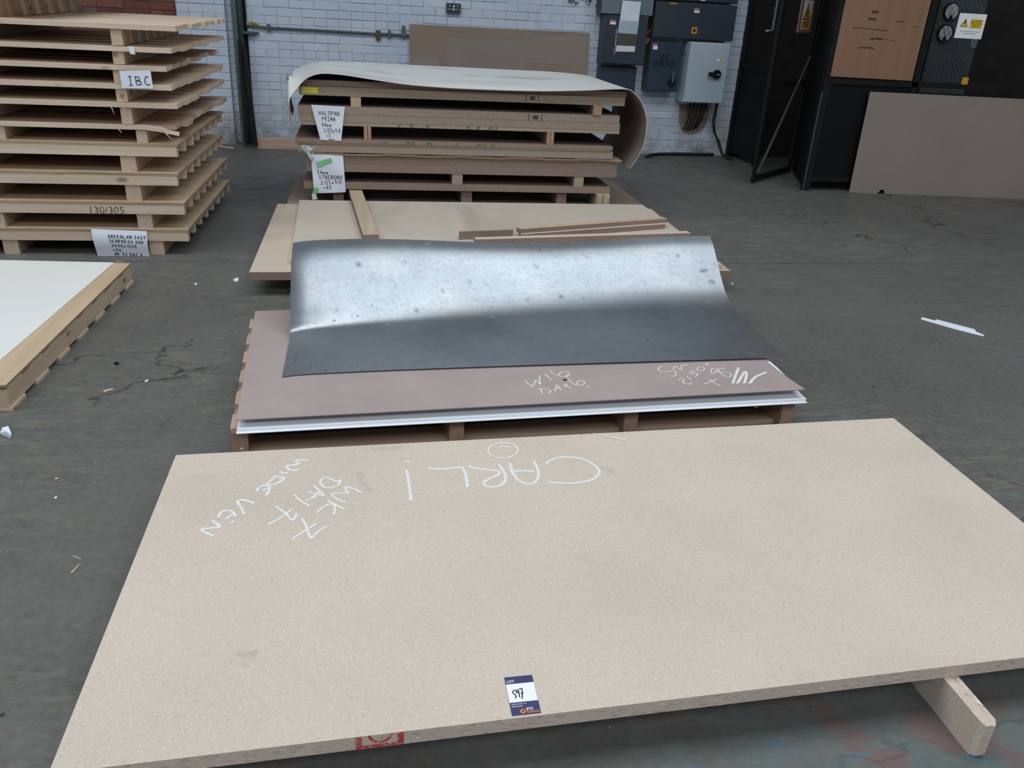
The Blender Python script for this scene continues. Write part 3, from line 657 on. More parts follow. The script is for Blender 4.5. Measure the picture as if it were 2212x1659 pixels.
for sts, w in ((ST_HB[:4], .0042), (ST_HB[4:12], .0042), (ST_HB[12:15], .0042), (ST_HB[15:20], .0042), (ST_HB[20:], .0042), (ST_HB2, .0105)):
    mb = MB()
    for st in sts: mb.ribbon(smooth_st(st), w, lambda p, k=len(mb.f)*2e-6: (p[0], p[1], .1768+k))
    obj('chalk_words', mb, 'chalk', hb)
q = Vector((0.708,2.7427,0.1765)); obj('dirt_fleck', MB().hexa([tuple(q+Vector(d)) for d in ((-.008, -.004, 0), (.009, -.003, 0), (.007, .005, 0), (-.006, .004, 0), (-.003, -.002, .004), (.004, -.002, .005), (.003, .002, .004), (-.003, .002, .003))]), 'black',
    label='small black crumb on the chalked mauve sheet', cat='debris')

# ================================================================== BENT STEEL SHEET
# edge paths (y, z) at the left and right end, front to back
LFT = [(2.812, .180), (2.95, .182), (3.09, .186), (3.17, .191), (3.205, .199), (3.226, .230), (3.260, .277), (3.305, .324), (3.36, .374), (3.42, .418), (3.48, .448), (3.54, .464)]
RGT = [(2.899, .186), (3.06, .182), (3.20, .181), (3.33, .184), (3.42, .190), (3.50, .206), (3.58, .240), (3.65, .286), (3.71, .332), (3.76, .372), (3.80, .400), (3.845, .422)]
NX = 48; rows = []
for i in range(len(LFT)):
    r_ = []
    for j in range(NX+1):
        t = j/NX; w = t**.5
        y = LFT[i][0]*(1-w)+RGT[i][0]*w; z = LFT[i][1]*(1-w)+RGT[i][1]*w
        k = i/(len(LFT)-1)
        if k > .6: z += .012*math.sin(t*7.5+.6)*(k-.6)/.4 ; y += .012*math.cos(t*6+.4)*(k-.6)/.4
        r_.append((-.324+2.002*t, y, z))
    rows.append(r_)
def refine(rows, n):       # smooth interpolation between rows
    out = []
    for i in range(len(rows)-1):
        for k in range(n):
            t = k/n; r_ = []
            for j in range(len(rows[0])):
                p0, p1, p2, p3 = [Vector(rows[a][j]) for a in (max(i-1, 0), i, i+1, min(i+2, len(rows)-1))]
                r_.append(tuple(.5*((2*p1)+(p2-p0)*t+(2*p0-5*p1+4*p2-p3)*t*t+(3*p1-p0-3*p2+p3)*t**3)))
            out.append(r_)
    out.append(rows[-1]); return out
obj('steel_sheet', MB().sheet(refine(rows, 4), .0009), 'metal', smooth=True, label='large bent galvanised steel sheet curling up at its back edge', cat='metal sheet')

# ================================================================== BOARDS B AND C WITH OFFCUTS
BZ = .130
def quad_board(name, pts, z0, z1, mats, label, cat='board', group=None, par=None):
    return obj(name, MB().prism([(p[0], p[1]) for p in pts], z0, z1), mats, par, label, cat, group)
Bq = [Vector(p) for p in [(-0.611,4.2157,0.13),(2.0054,4.2533,0.13),(2.015,5.7451,0.13),(-0.6073,5.7346,0.13)]]
quad_board('chipboard_sheet', Bq, .087, BZ, ['dirty_face2', 'core_c'], 'wide dirty board under the tan panel, lowest behind the steel sheet')
for i, (x, lab) in enumerate(((-.3, 'left timber bearer under the wide dirty board'), (.7, 'middle timber bearer under the wide dirty board'), (1.7, 'right timber bearer under the wide dirty board'))):
    obj('bearer', MB().box(x-.04, x+.04, 4.35, 5.6, 0, .0865), 'batten', label=lab, cat='bearer', group='bearers under the wide dirty board')
Cq = [Vector(p) for p in [(-0.4181,4.3424,0.156),(1.9633,4.283,0.156),(1.9534,5.7599,0.156),(-0.4639,5.7399,0.156)]]
quad_board('tan_panel', Cq, .1305, .156, ['dirty_face', 'chip_edge'], 'tan panel with smudges lying on the wide dirty board')
def batten(name, p0, p1, w, z0, z1, mats, label, cat='batten', group=None):
    a = Vector((p0[0], p0[1], 0)); b = Vector((p1[0], p1[1], 0)); d = (b-a).normalized(); n = Vector((-d.y, d.x, 0))*w/2
    pts = [a-n, a+n, b+n, b-n]
    return obj(name, MB().prism([(p.x, p.y) for p in reversed(pts)], z0, z1), mats, None, label, cat, group)
# timber lying front to back on the panel
b0 = Vector((0.0047,4.7009,0.2)); b1 = Vector((-0.0997,5.9602,0.2))
batten('timber_length', b0, b1, .088, .1565, .200, ['batten', 'core_d'], 'timber length lying front to back on the tan panel')
# three strips at the right front of the panel
r0, r1 = Vector((0.596,4.6471,0.198)), Vector((1.9628,4.84,0.198))
batten('chipboard_strip', r0, r1, .05, .1565, .198, ['chip_top', 'core_c'], 'nearest long chipboard strip on the tan panel beside the steel sheet', group='strips on the tan panel')
s0, s1 = Vector((0.8798,4.8259,0.214)), Vector((1.9054,5.1324,0.214))
batten('plywood_strip', s0, s1, .05, .1885, .214, ['ply_face', 'hb_grey'], 'dirty plywood strip leaning on another strip at the back of the tan panel', group='strips on the tan panel')
s0, s1 = Vector((0.8874,4.8046,0.214)), Vector((1.8831,5.0944,0.214))
batten('chipboard_strip', s0, s1, .045, .1565, .188, ['chip_top', 'core_c'], 'chipboard strip lying flat beneath the dirty plywood strip', group='strips on the tan panel')
s0, s1 = Vector((0.5176,4.7719,0.205)), Vector((0.8465,4.8267,0.205))
batten('plywood_offcut', s0, s1, .012, .1565, .205, ['ply_edge', 'hb_grey'], 'short plywood offcut standing on edge at the left end of the strips', group='strips on the tan panel')

# ================================================================== STACK OF DOOR BLANKS
SY = 5.87; SD = .915
def sb(name, tl, tr, b, mats, label, group=None, y=SY, depth=SD, parent=None):
    """board of the stack: tl/tr world points of the front top corners, b world point on the front bottom edge"""
    z1 = (tl[2]+tr[2])/2; z0 = b
    return obj(name, MB().box(tl[0], tr[0], y, y+depth, z0, z1), mats, parent, label, 'board', group)
SG = 'door blanks in the stack'
def zmid(l): return sum(p[2] for p in l)/len(l)
def layer(L_): return min(p[0] for p in L_[:1]), L_[1][0]
ZA1 = zmid([(-0.4166,5.87,0.9106),(1.784,5.87,0.9156)]); ZA2 = zmid([(-0.4394,5.87,0.8684),(1.7782,5.87,0.8787)]); ZA3 = zmid([(-0.4423,5.87,0.8166),(1.7781,5.87,0.8202)])
ZB1 = zmid([(-0.4518,5.87,0.7525),(1.7484,5.87,0.7539)]); ZB2 = zmid([(-0.4488,5.87,0.7),(1.7537,5.87,0.7055)]); ZB3 = zmid([(-0.4429,5.87,0.645),(1.7588,5.87,0.66)]); ZB4 = zmid([(-0.4441,5.87,0.6233),(1.7582,5.87,0.6346)])
ZC1 = zmid([(-0.4822,5.87,0.5326),(1.7161,5.87,0.5504)]); ZC2 = zmid([(-0.4835,5.87,0.5096),(1.7187,5.87,0.526)]); ZC3 = zmid([(-0.475,5.87,0.4996),(1.7028,5.87,0.5147)]); ZC4 = zmid([(-0.4692,5.87,0.442),(1.7288,5.87,0.4635)])
ZD1 = zmid([(-0.4149,5.87,0.4342),(1.7663,5.87,0.435)]); ZD3 = zmid([(-0.4208,5.87,0.3199),(1.7694,5.87,0.3297)]); ZD2 = (ZD1+ZD3)/2
ZE1 = zmid([(-0.4399,5.87,0.2507),(1.7302,5.87,0.2536)]); ZE2 = zmid([(-0.4423,5.87,0.2046),(1.7313,5.87,0.2096)])
def XX(l): return l[0][0], l[1][0]
def blank(name, xs, z0, z1, edge, label, dy=0, face='core_top', depth=SD):
    mb = MB().prism([(xs[0], SY+dy), (xs[1], SY+dy), (xs[1], SY+dy+depth), (xs[0], SY+dy+depth)], z0, z1)
    return obj(name, mb, [face, edge], None, label, 'board', SG)
a1 = blank('door_blank', XX([(-0.4166,5.87,0.9106),(1.7847,5.87,0.9095)]), ZA2+.0005, ZA1, 'core_c', 'topmost door blank directly under the curled white sheet', .012)
a2 = root('door_blank', (0, SY, ZA3), 'door blank with a yellow label, second from the top of the stack', 'board', SG)
x0, x1 = XX([(-0.4394,5.87,0.8684),(1.7748,5.87,0.8786)])
obj('blank', MB().prism([(x0, SY), (x1, SY), (x1, SY+SD), (x0, SY+SD)], ZA3, ZA2), ['core_top', 'core_a'], a2)
p, q = Vector((-0.4218,5.868,0.8663)), Vector((-0.3172,5.868,0.8298)); obj('yellow_label', MB().box(p.x, q.x, SY-.0008, SY, q.z, p.z), 'yellow_paper', a2)
def edge_stamp(parent, p, q, y):
    mb = MB(); p = Vector(p); q = Vector(q); n = (0, -1, 0); w = (q.x-p.x); h = p.z-q.z
    for a in (.0, 1.0): obj('stamp_line', MB().ribbon([(p.x+w*a, y, q.z), (p.x+w*a, y, p.z)], .006, nrm=n), 'stamp_black', parent)
    mb.add([(p.x+w*.3, y, q.z+h*.25), (p.x+w*.72, y, q.z+h*.25), (p.x+w*.72, y, q.z+h*.8), (p.x+w*.3, y, q.z+h*.8)], [[0, 1, 2, 3]])
    obj('edge_stamp', mb, 'stamp_black', parent)
edge_stamp(a2, (1.0732,5.869,0.8695), (1.1598,5.869,0.8272), SY-.0008)
b1 = root('door_blank', (0, SY, ZB2), 'grey door blank behind the upper paper note, upper of its pair', 'board', SG)
x0, x1 = XX([(-0.4518,5.87,0.7525),(1.7484,5.87,0.7539)]); obj('blank', MB().prism([(x0, SY), (x1, SY), (x1, SY+SD), (x0, SY+SD)], ZB2+.0006, ZB1), ['core_top', 'core_b'], b1)
edge_stamp(b1, (1.1,5.869,0.7461), (1.1912,5.869,0.6996), SY-.0008)
blank('door_blank', XX([(-0.4488,5.87,0.7),(1.7569,5.87,0.7072)]), ZB3+.0006, ZB2, 'core_b', 'grey door blank behind the upper paper note, lower of its pair', .002)
b3 = root('thin_board', (0, SY, ZB4), 'thin board with green edge marks directly under the grey door blanks', 'board', SG)
x0, x1 = XX([(-0.4398,5.87,0.6472),(1.7588,5.87,0.66)]); obj('blank', MB().prism([(x0, SY+.004), (x1, SY+.004), (x1, SY+SD), (x0, SY+SD)], ZB4, ZB3), ['core_top', 'core_a'], b3)
def green_marks(parent, xs, z0, z1, y):
    for k, x in enumerate(xs):
        w = random.uniform(.012, .028); a = z0+.002; b = z1-.002
        obj('green_mark', MB().add([(x, y, a), (x+w*.6, y, a), (x+w, y, b), (x+w*.35, y, b)], [[0, 1, 2, 3]]), 'green_paint', parent)
        if k % 2: obj('green_mark', MB().add([(x+w*1.3, y, a), (x+w*1.8, y, a), (x+w*1.3, y, b), (x+w*.9, y, b)], [[0, 1, 2, 3]]), 'green_paint', parent)
green_marks(b3, [p[0] for p in [(0.2034,5.87,0.6364),(0.2813,5.87,0.6387),(0.391,5.87,0.6389),(0.67,5.87,0.6378),(0.7371,5.87,0.6398),(0.8208,5.87,0.6391),(0.8691,5.87,0.6405)]], ZB4, ZB3, SY+.0032)
c1 = root('thin_board', (0, SY, ZC2), 'thin reddish board with green edge marks in the middle of the stack', 'board', SG)
x0, x1 = XX([(-0.4822,5.87,0.5326),(1.7178,5.87,0.5504)]); obj('blank', MB().prism([(x0, SY-.01), (x1, SY-.01), (x1, SY+SD), (x0, SY+SD)], ZC2+.0006, ZC1), ['core_top', 'core_c'], c1)
green_marks(c1, [p[0] for p in [(0.1088,5.87,0.521),(0.2498,5.87,0.5216),(0.297,5.87,0.5228),(0.3919,5.87,0.5253),(0.5992,5.87,0.5245),(0.7441,5.87,0.5283),(0.7862,5.87,0.5294),(0.8414,5.87,0.5277)]], ZC2, ZC1, SY-.0108)
blank('thin_board', XX([(-0.4745,5.87,0.5087),(1.7025,5.87,0.5179)]), ZC3+.0006, ZC2, 'ply_edge', 'very thin board under the reddish green-marked board', -.006)
blank('door_blank', XX([(-0.467,5.87,0.4816),(1.725,5.87,0.4991)]), ZC4+.0006, ZC3, 'core_b', 'single grey chipboard blank above the wavy veneers')
# two wavy veneer sheets
x0, x1 = XX([(-0.4144,5.87,0.4434),(1.7989,5.87,0.4521)])
for i, lab in enumerate(('lower warped veneer sheet squeezed in the stack', 'upper warped veneer sheet squeezed in the stack')):
    rows = []
    for yy in (SY-.012, SY+.1, SY+.5, SY+SD):
        rows.append([(x0+(x1-x0)*k/48, yy, ZD1+.0065+i*.0062+.0022*math.sin(k*.62)+.0010*math.sin(k*1.7)) for k in range(49)])
    obj('veneer_sheet', MB().sheet(rows, .0032), 'ply_edge', smooth=True, label=lab, cat='sheet', group='warped veneers in the stack')
blank('door_blank', XX([(-0.4149,5.87,0.4342),(1.7663,5.87,0.435)]), ZD2+.0006, ZD1, 'core_d', 'thick red-brown blank behind the paper with green tape, upper of two', .003)
blank('door_blank', XX([(-0.4175,5.87,0.385),(1.7685,5.87,0.3826)]), ZD3, ZD2, 'core_d', 'thick red-brown blank behind the paper with green tape, lower of two')
blank('door_blank', XX([(-0.4399,5.87,0.2507),(1.7302,5.87,0.2536)]), ZE2, ZE1, 'core_c', 'lowest door blank of the stack, on short blocks')
FT = .105
obj('base_board', MB().prism([(-.56, 5.80), (2.03, 5.80), (2.03, 6.85), (-.56, 6.85)], .062, FT), ['hb_grey', 'core_d'], None, 'dark base board lying beneath the whole stack of door blanks', 'board')
for x in (-.4, .75, 1.85): obj('bearer', MB().box(x-.04, x+.04, 5.9, 6.8, 0, .0615), 'batten', label='timber bearer under the %s of the base board' % {-.4: 'left end', .75: 'middle', 1.85: 'right end'}[x], cat='bearer', group='bearers under the base board')
# spacers between the layers
SPG = 'spacer blocks in the stack'
def spacer(xs, z0, z1, mat, label, y0=SY+.004, ln=.86, mats=None):
    return obj('spacer_block', MB().box(xs[0], xs[1], y0, y0+ln, z0+.0005, z1-.0005), mat, None, label, 'spacer', SPG)
spacer(XX([(-0.1081,5.88,0.7833),(-0.0411,5.88,0.7855)]), ZB1, ZA3, 'pine_y', 'brown spacer under the yellow-labelled blank, at left')
spacer(XX([(1.5522,5.86,0.78),(1.612,5.86,0.782)]), ZB1, ZA3, 'pine_red_y', 'reddish spacer under the yellow-labelled blank, at right', SY-.012)
for i, (l, a) in enumerate((((786,793.3), 'left'), ((794.3,801.8), 'right'))): pass
S2 = [(-0.0264,5.88,0.5829),(-0.0036,5.88,0.5835),(0.0001,5.88,0.5836),(0.0224,5.88,0.5843)]
spacer((S2[0][0], S2[1][0]), ZC1, ZB4, 'pine_red_y', 'left one of the paired upright battens under the grey blanks, at left')
spacer((S2[2][0], S2[3][0]), ZC1, ZB4, 'pine_red_y', 'right one of the paired upright battens under the grey blanks, at left')
S2 = [(1.2386,5.87,0.5886),(1.2604,5.87,0.5892),(1.2644,5.87,0.5893),(1.2866,5.87,0.5899)]
spacer((S2[0][0], S2[1][0]), ZC1, ZB4, 'pine_red_y', 'left one of the paired upright battens under the grey blanks, at right', SY)
spacer((S2[2][0], S2[3][0]), ZC1, ZB4, 'pine_red_y', 'right one of the paired upright battens under the grey blanks, at right', SY)
spacer(XX([(-0.3663,5.9,0.2712),(-0.2978,5.9,0.2726)]), ZE1, ZD3, 'core_a', 'spacer under the thick red-brown blanks, at left behind the paper', SY+.03)
spacer(XX([(0.5781,5.88,0.2779),(0.6517,5.88,0.2793)]), ZE1, ZD3, 'core_a', 'spacer under the thick red-brown blanks, in the middle')
spacer(XX([(1.4586,5.88,0.2851),(1.5286,5.88,0.2864)]), ZE1, ZD3, 'core_a', 'spacer under the thick red-brown blanks, at right')
spacer(XX([(-0.2474,5.9,0.1619),(-0.1762,5.9,0.1631)]), FT, ZE2, 'core_c', 'short block under the lowest blank, at left beside the timber length', SY+.03)
spacer(XX([(0.6489,5.9,0.177),(0.7246,5.9,0.1783)]), FT, ZE2, 'core_c', 'short block under the lowest blank, middle left', SY+.03)
spacer(XX([(1.345,5.9,0.1888),(1.4173,5.9,0.19)]), FT, ZE2, 'core_c', 'short block under the lowest blank, middle right', SY+.03)
S4 = [(1.6288,5.84,0.1799),(1.6704,5.84,0.1805),(1.6774,5.84,0.1806),(1.7226,5.84,0.1814)]
spacer((S4[0][0], S4[1][0]), FT, ZE2, 'batten', 'pale end block under the lowest blank at far right, left piece', 5.83, .3)
spacer((S4[2][0], S4[3][0]), FT, ZE2, 'batten', 'pale end block under the lowest blank at far right, right piece', 5.83, .3)
# curled white sheet over the top
FR = [(-0.4936,5.8,0.6053),(-0.5028,5.8,0.649),(-0.5102,5.8,0.7214),(-0.4971,5.8,0.7936),(-0.4683,5.8,0.8374),(-0.434,5.8,0.8783),(-0.388,5.8,0.925),(-0.3286,5.8,0.9526),(-0.2699,5.8,0.9632),(-0.1823,5.8,0.961),(-0.0945,5.8,0.9531),(0.1727,5.8,0.9233),(0.3236,5.8,0.9116),(0.63,5.8,0.9024),(1.1002,5.8,0.9046),(1.4199,5.8,0.9189),(1.7377,5.8,0.9393),(1.8093,5.8,0.9192),(1.8771,5.8,0.8532),(1.9223,5.8,0.7591),(1.9313,5.8,0.7033),(1.9276,5.8,0.58),(1.8942,5.8,0.4894),(1.8396,5.8,0.3987)]
BK = [(-.55,.62),(-.56,.66),(-.57,.74),(-.56,.81),(-.535,.88),(-.49,.915),(-.446,.935),(-.39,.953),(-.3,.967),(-.2,.972),(-.1,.971),(.17,.967),(.325,.966),(.633,.965),(1.106,.962),(1.427,.960),(1.68,.947),(1.79,.915),(1.88,.85),(1.93,.756),(1.94,.699),(1.935,.575),(1.90,.484),(1.85,.393)]
rows = [[(p[0], 5.80, p[2]) for p in FR]]
for y, w in ((5.862, .08), (5.95, .2), (6.15, .42), (6.4, .7), (6.74, 1.0)):
    r_ = []
    for p, q in zip(FR, BK):
        x = p[0]*(1-w)+q[0]*w; z = p[2]*(1-w)+q[1]*w
        if -.52 < x < 1.80: z = max(z, ZA1+.006)
        r_.append((x, y, z))
    rows.append(r_)
def refine_cols(rows, n):
    tr = [list(c) for c in zip(*rows)]; tr = refine(tr, n); return [list(c) for c in zip(*tr)]
obj('white_sheet', MB().sheet(refine_cols(rows, 4), .0035, 0, 1), ['white_sheet', 'hb_back'], smooth=True,
    label='dusty white sheet curled down over both ends of the stack of blanks', cat='sheet')

# ---- papers on the stack
def paper(name, label, corners, rows_n, fn_, text, tx, h, adv, gap, w, mat='paper', cat='paper'):
    """corners: tl,tr,br,bl world points; fn_(u,v) bulges the sheet towards the room"""
    tl, tr, br, bl = [Vector(c) for c in corners]
    pr2 = root(name, tuple((bl+br)/2), label, cat)
    n = Vector((0, -1, 0)); g = []
    rows_n = 18
    for i in range(rows_n+1):
        v = i/rows_n
        g.append([tuple(bl.lerp(br, u/16)*(1-v)+tl.lerp(tr, u/16)*v+n*fn_(u/16, v)) for u in range(17)])
    obj('sheet', MB().sheet(g, .0006), mat, pr2, smooth=True)
    W_, H_ = (tr-tl).length, ((tl+tr)/2-(bl+br)/2).length
    mb = MB(); pen(mb, text, (tx[0], 0, -tx[1]), (1, 0, 0), (0, 0, 1), h, adv, gap, w, (0, -1, 0))
    vs = []
    for p in mb.v:      # lay the strokes onto the curved sheet
        u = p[0]/W_; v = 1+p[2]/H_
        vs.append(tuple(bl.lerp(br, u)*(1-v)+tl.lerp(tr, u)*v+n*(fn_(u, v)+.0016)))
    mb.v = vs
    if mb.v: obj('handwriting', mb, 'ink', pr2)
    return pr2
pc = paper('paper_note', 'creased white note narrowing downwards, upper of the two on the stack', [(-0.3648,5.862,0.7592),(-0.1464,5.862,0.7548),(-0.1783,5.862,0.5329),(-0.3153,5.862,0.5353)], 8, lambda u, v: .003+.006*math.sin(u*3.1)*v+.004*(1-v)*math.sin(u*9),
      [(.01, 'HALSPAN'), (.025, 'PRIMA'), (.015, '44mm'), (.025, '2135x915'), (.04, '=7')], (.03, .035), .026, .0215, .037, .0032)
pc2 = paper('paper_note', 'white note with green tape on it, lower of the two on the stack', [(-0.3837,5.862,0.4394),(-0.1692,5.862,0.4384),(-0.1588,5.862,0.1878),(-0.3719,5.862,0.1777)], 8, lambda u, v: .003+.004*math.sin(u*3.1)*(1-v)+.003*math.sin(v*7+u*4),
      [(.012, '54mm'), (.02, 'STREBORD'), (.03, '2135x915'), (.045, '=45')], (.02, .105), .025, .0205, .034, .0032)
g = [Vector(p) for p in [(-0.3522,5.853,0.3865),(-0.2496,5.853,0.4196),(-0.2401,5.853,0.389),(-0.3399,5.853,0.3543)]]
obj('green_tape', MB().add(g, [[0, 3, 2, 1]]), 'green_tape', pc2)
g = [Vector(p) for p in [(-0.3696,5.853,0.2146),(-0.3417,5.853,0.2151),(-0.3466,5.853,0.1769),(-0.387,5.853,0.1763)]]
obj('green_tape', MB().add(g, [[0, 3, 2, 1]]), 'green_tape', pc2)
g = [Vector(p) for p in [(-0.388,5.82,0.1803),(-0.3601,5.82,0.1839),(-0.3495,5.82,0.1461),(-0.3839,5.82,0.1392)]]
obj('paper_strip', MB().sheet([[tuple(g[3]), tuple(g[2])], [tuple(g[0]), tuple(g[1])]], .0008), 'paper', label='narrow paper strip hanging below the green-taped note', cat='paper')
# crumpled clear film at the left edge
rows = []
for i, (y0, xa, xb) in enumerate(((334, 643, 670), (341, 644, 670), (350, 650, 667), (358, 657, 665), (365, 663, 666))):
    a, b = [(-0.4689,5.86,0.4346),(-0.4689,5.86,0.4346)][0], None
    fr_ = (i/4)
    P_ = []
    for k in range(7):
        t = k/6; xl = {0: -.4442, 1: -.4402, 2: -.4195, 3: -.3962, 4: -.3770}[i]; xr = {0: -.3540, 1: -.3525, 2: -.3630, 3: -.3690, 4: -.3665}[i]
        z = {0: .4960, 1: .4735, 2: .4450, 3: .4200, 4: .3980}[i]
        P_.append((xl+(xr-xl)*t, SY-.012-.012*math.sin(t*9+i*2)-.006*(i % 2), z+.006*math.sin(t*7+i)))
    rows.append(P_)
obj('plastic_film', MB().sheet(rows, .0008), 'film', smooth=False, label='scrap of crumpled clear film hanging at the left edge of the stack', cat='film')

# ================================================================== PALLET TOWER AT LEFT
PY0 = 4.95; PG = 'pallets in the tall tower'
tops = [.154, .31, .474, .634]
words = ('bottom', 'second lowest', 'third lowest', 'fourth lowest')
extra = ('ply-decked pallet at the very bottom of the tower, with the long paper note', 'ply-decked pallet stencilled 130/305, second lowest in the tower',
         'plain ply-decked pallet third from the bottom of the tower', 'ply-decked pallet just under the slatted pallets of the tower')
xr_low = (-1.037, -1.040, -1.058, -1.043); sx_low = (-1.225, -1.27, -1.31, -1.315)
zb = 0.0
LOW = []
for i in range(4):
    zt = tops[i]; X1 = xr_low[i]; X0 = -3.1; y1 = 6.37
    r_ = root('ply_pallet', ((X0+X1)/2, PY0+.7, zb), extra[i], 'pallet', PG); LOW.append(r_)
    obj('ply_deck', MB().prism([(X0, PY0), (X1, PY0), (X1+.035, y1), (X0, y1)], zt-.014, zt), ['ply_face', 'ply_edge'], r_)
    for k in range(8):
        yb = PY0+.003+k*(y1-PY0-.07)/7; xo = .035*k/7
        piece('cross_beam', X0, X1+xo-.006+jit(.004), yb, yb+.045, zt-.014-.056, zt-.0145, 'pine', r_)
    for k, sx in enumerate((sx_low[i], sx_low[i]-.78, sx_low[i]-1.5)):
        piece('stringer', sx-.04, sx+.04, PY0+.012, y1-.02, zb+.0005, zt-.0705, 'pine_y', r_)
    zb = zt
# stencil on the second pallet's front beam
o = Vector((-1.5626,4.952,0.2409)); e = Vector((-1.3836,4.952,0.2406))
mb = text_mb('130/305', .056, (o.x, PY0+.0022, tops[1]-.068), (1, 0, 0), (0, 0, 1)); w_ = max(v[0] for v in mb.v)-min(v[0] for v in mb.v)
sx = (e.x-o.x)/w_; mb.v = [(o.x+(v[0]-o.x)*sx, v[1], v[2]) for v in mb.v]; obj('stencil', mb, 'stamp_black', LOW[1])
utops = [.728, .846, .94, 1.035, 1.128, 1.237]
ulab = ('slatted pallet with a split front board hanging loose in the tower', 'slatted pallet with torn splinters on its front edge, above the split one',
        'slatted pallet with the IBC paper hanging over its front edge', 'slatted pallet with a greyed end on its front board, above the IBC paper',
        'slatted pallet with a small white tape scrap on its front edge', 'pale slatted pallet on top of the slatted ones in the tower')
uxr = (-1.03, -1.02, -1.03, -1.065, -1.005, -.985); usx = (-1.225, -1.29, -1.30, -1.30, -1.29, -1.285)
mats_ = ('pine_red', 'pine', 'pine', 'pine_red', 'pine', 'pine')
for i in range(6):
    zt = utops[i]; X1 = uxr[i]; X0 = -3.05; y1 = 6.42
    r_ = root('slatted_pallet', ((X0+X1)/2, PY0+.7, zb), ulab[i], 'pallet', PG)
    th = .025; n = 8; pitch = (y1-PY0)/n
    for k in range(n):
        ya = PY0+k*pitch; xo = .05*k/n
        rot = (0, 0, 0); dz = 0
        if i == 0 and k == 0:      # split front board, drooping past the stringer
            rr = [[(X0, ya, zt), (-1.20, ya, zt), (-1.12, ya-.004, zt-.008), (X1+.01, ya-.010, zt-.026)], [(X0, ya+.05, zt), (-1.20, ya+.05, zt), (-1.12, ya+.045, zt-.008), (X1-.05, ya+.03, zt-.024)]]
            obj('split_slat', MB().sheet(rr, .022), 'pine', r_)
            obj('deck_slat', MB().box(X0, X1-.02, ya+.055, ya+pitch-.022, zt-th, zt), 'pine_red', r_); continue
        piece('deck_slat', X0+jit(.03), X1+xo+jit(.014), ya, ya+pitch-.022, zt-th+dz, zt+dz+jit(.0015), mats_[i] if k % 3 else 'pine', r_, 0, rot)
    for k, sx in enumerate((usx[i], usx[i]-.72, usx[i]-1.42)):
        piece('stringer', sx-.028, sx+.028, PY0+.01, y1-.03, zb+.001+(.0 if i else 0), zt-th-.0018, 'pine_y', r_)
    zb = zt+.0018
    if i in (0, 1):
        spl = ([((-1.24, 1), (-.0, -.028)), ((-1.09, 1), (.022, -.03))] if i == 1 else [((-1.1, 1), (.025, -.028)), ((-1.31, 1), (.01, -.02))])
        mb = MB()
        pts = ([(238, 226, 247, 246), (265, 226, 271, 248)] if i == 1 else [(350, 278, 371, 302), (254, 276, 263, 286)])
        A__ = {1: [(-1.3734,4.94,0.8341),(-1.356,4.94,0.8252),(-1.3451,4.94,0.7874),(-1.2984,4.94,0.8366),(-1.2923,4.94,0.813),(-1.2891,4.94,0.7843)], 0: [(-1.1061,4.94,0.7098),(-1.0873,4.94,0.6858),(-1.0638,4.94,0.6592),(-1.3384,4.94,0.7177),(-1.331,4.94,0.7034),(-1.3211,4.94,0.689)]}[i]
        obj('splinter', MB().tube(A__[:3], [.003, .0035, .0015], 5), 'pine', r_); obj('splinter', MB().tube(A__[3:], [.003, .003, .001], 5), 'pine', r_)
# short pallet standing on top of the tower
zt = 1.237+.002
r_ = root('slatted_pallet', (-2.2, 5.6, zt), 'smaller pallet with thick beams on the very top of the tower', 'pallet', PG)
for sx in (-1.905, -2.45): piece('stringer', sx-.05, sx+.05, 4.99, 6.35, zt, zt+.092, 'pine_y', r_)
piece('cross_beam', -2.75, -1.60, 4.96, 5.04, zt+.0925, zt+.16, 'pine', r_)
for k in range(6): piece('cross_beam', -2.75, -1.60, 5.16+k*.22, 5.26+k*.22, zt+.0925, zt+.16, 'pine', r_)
for k in range(7): piece('deck_slat', -2.75, -1.6, 4.96+k*.2, 5.12+k*.2, zt+.1605, zt+.185, 'pine', r_)
# papers on the tower
paper('paper_note', 'white note reading IBC on the front of the pallet tower', [(-1.2872,4.93,1.0084),(-1.1302,4.93,1.0168),(-1.1277,4.93,0.925),(-1.284,4.93,0.9229)], 5, lambda u, v: .004*math.sin(u*3), [(.0, 'IBC')], (.035, .03), .042, .042, .05, .0042)
paper('paper_note', 'long white handwritten note reaching the floor at the foot of the pallet tower', [(-1.5543,4.93,0.1592),(-1.2589,4.93,0.1488),(-1.2616,4.93,-0.0124),(-1.5437,4.93,0.0001)], 8, lambda u, v: .004+.010*math.sin((1-v)*4.2),
      [(0, 'GREENLAM 5427'), (.004, 'SEMPRESA OAK'), (.01, '2440x1220'), (.012, 'x36'), (.014, 'WK 33 DAY 6'), (.13, 'O/V')], (.085, .028), .0165, .0165, .0265, .0032)
p = Vector((-1.2106,4.944,1.1153)); obj('tape_scrap', MB().hexa([(p.x-.014, 4.944, p.z-.022), (p.x+.010, 4.94, p.z-.024), (p.x+.010, 4.948, p.z-.024), (p.x-.014, 4.948, p.z-.022), (p.x-.018, 4.944, p.z+.016), (p.x+.012, 4.938, p.z+.014), (p.x+.012, 4.948, p.z+.014), (p.x-.018, 4.948, p.z+.016)]), 'white_gloss',
    label='small white tape scrap on the second highest slatted pallet', cat='tape')

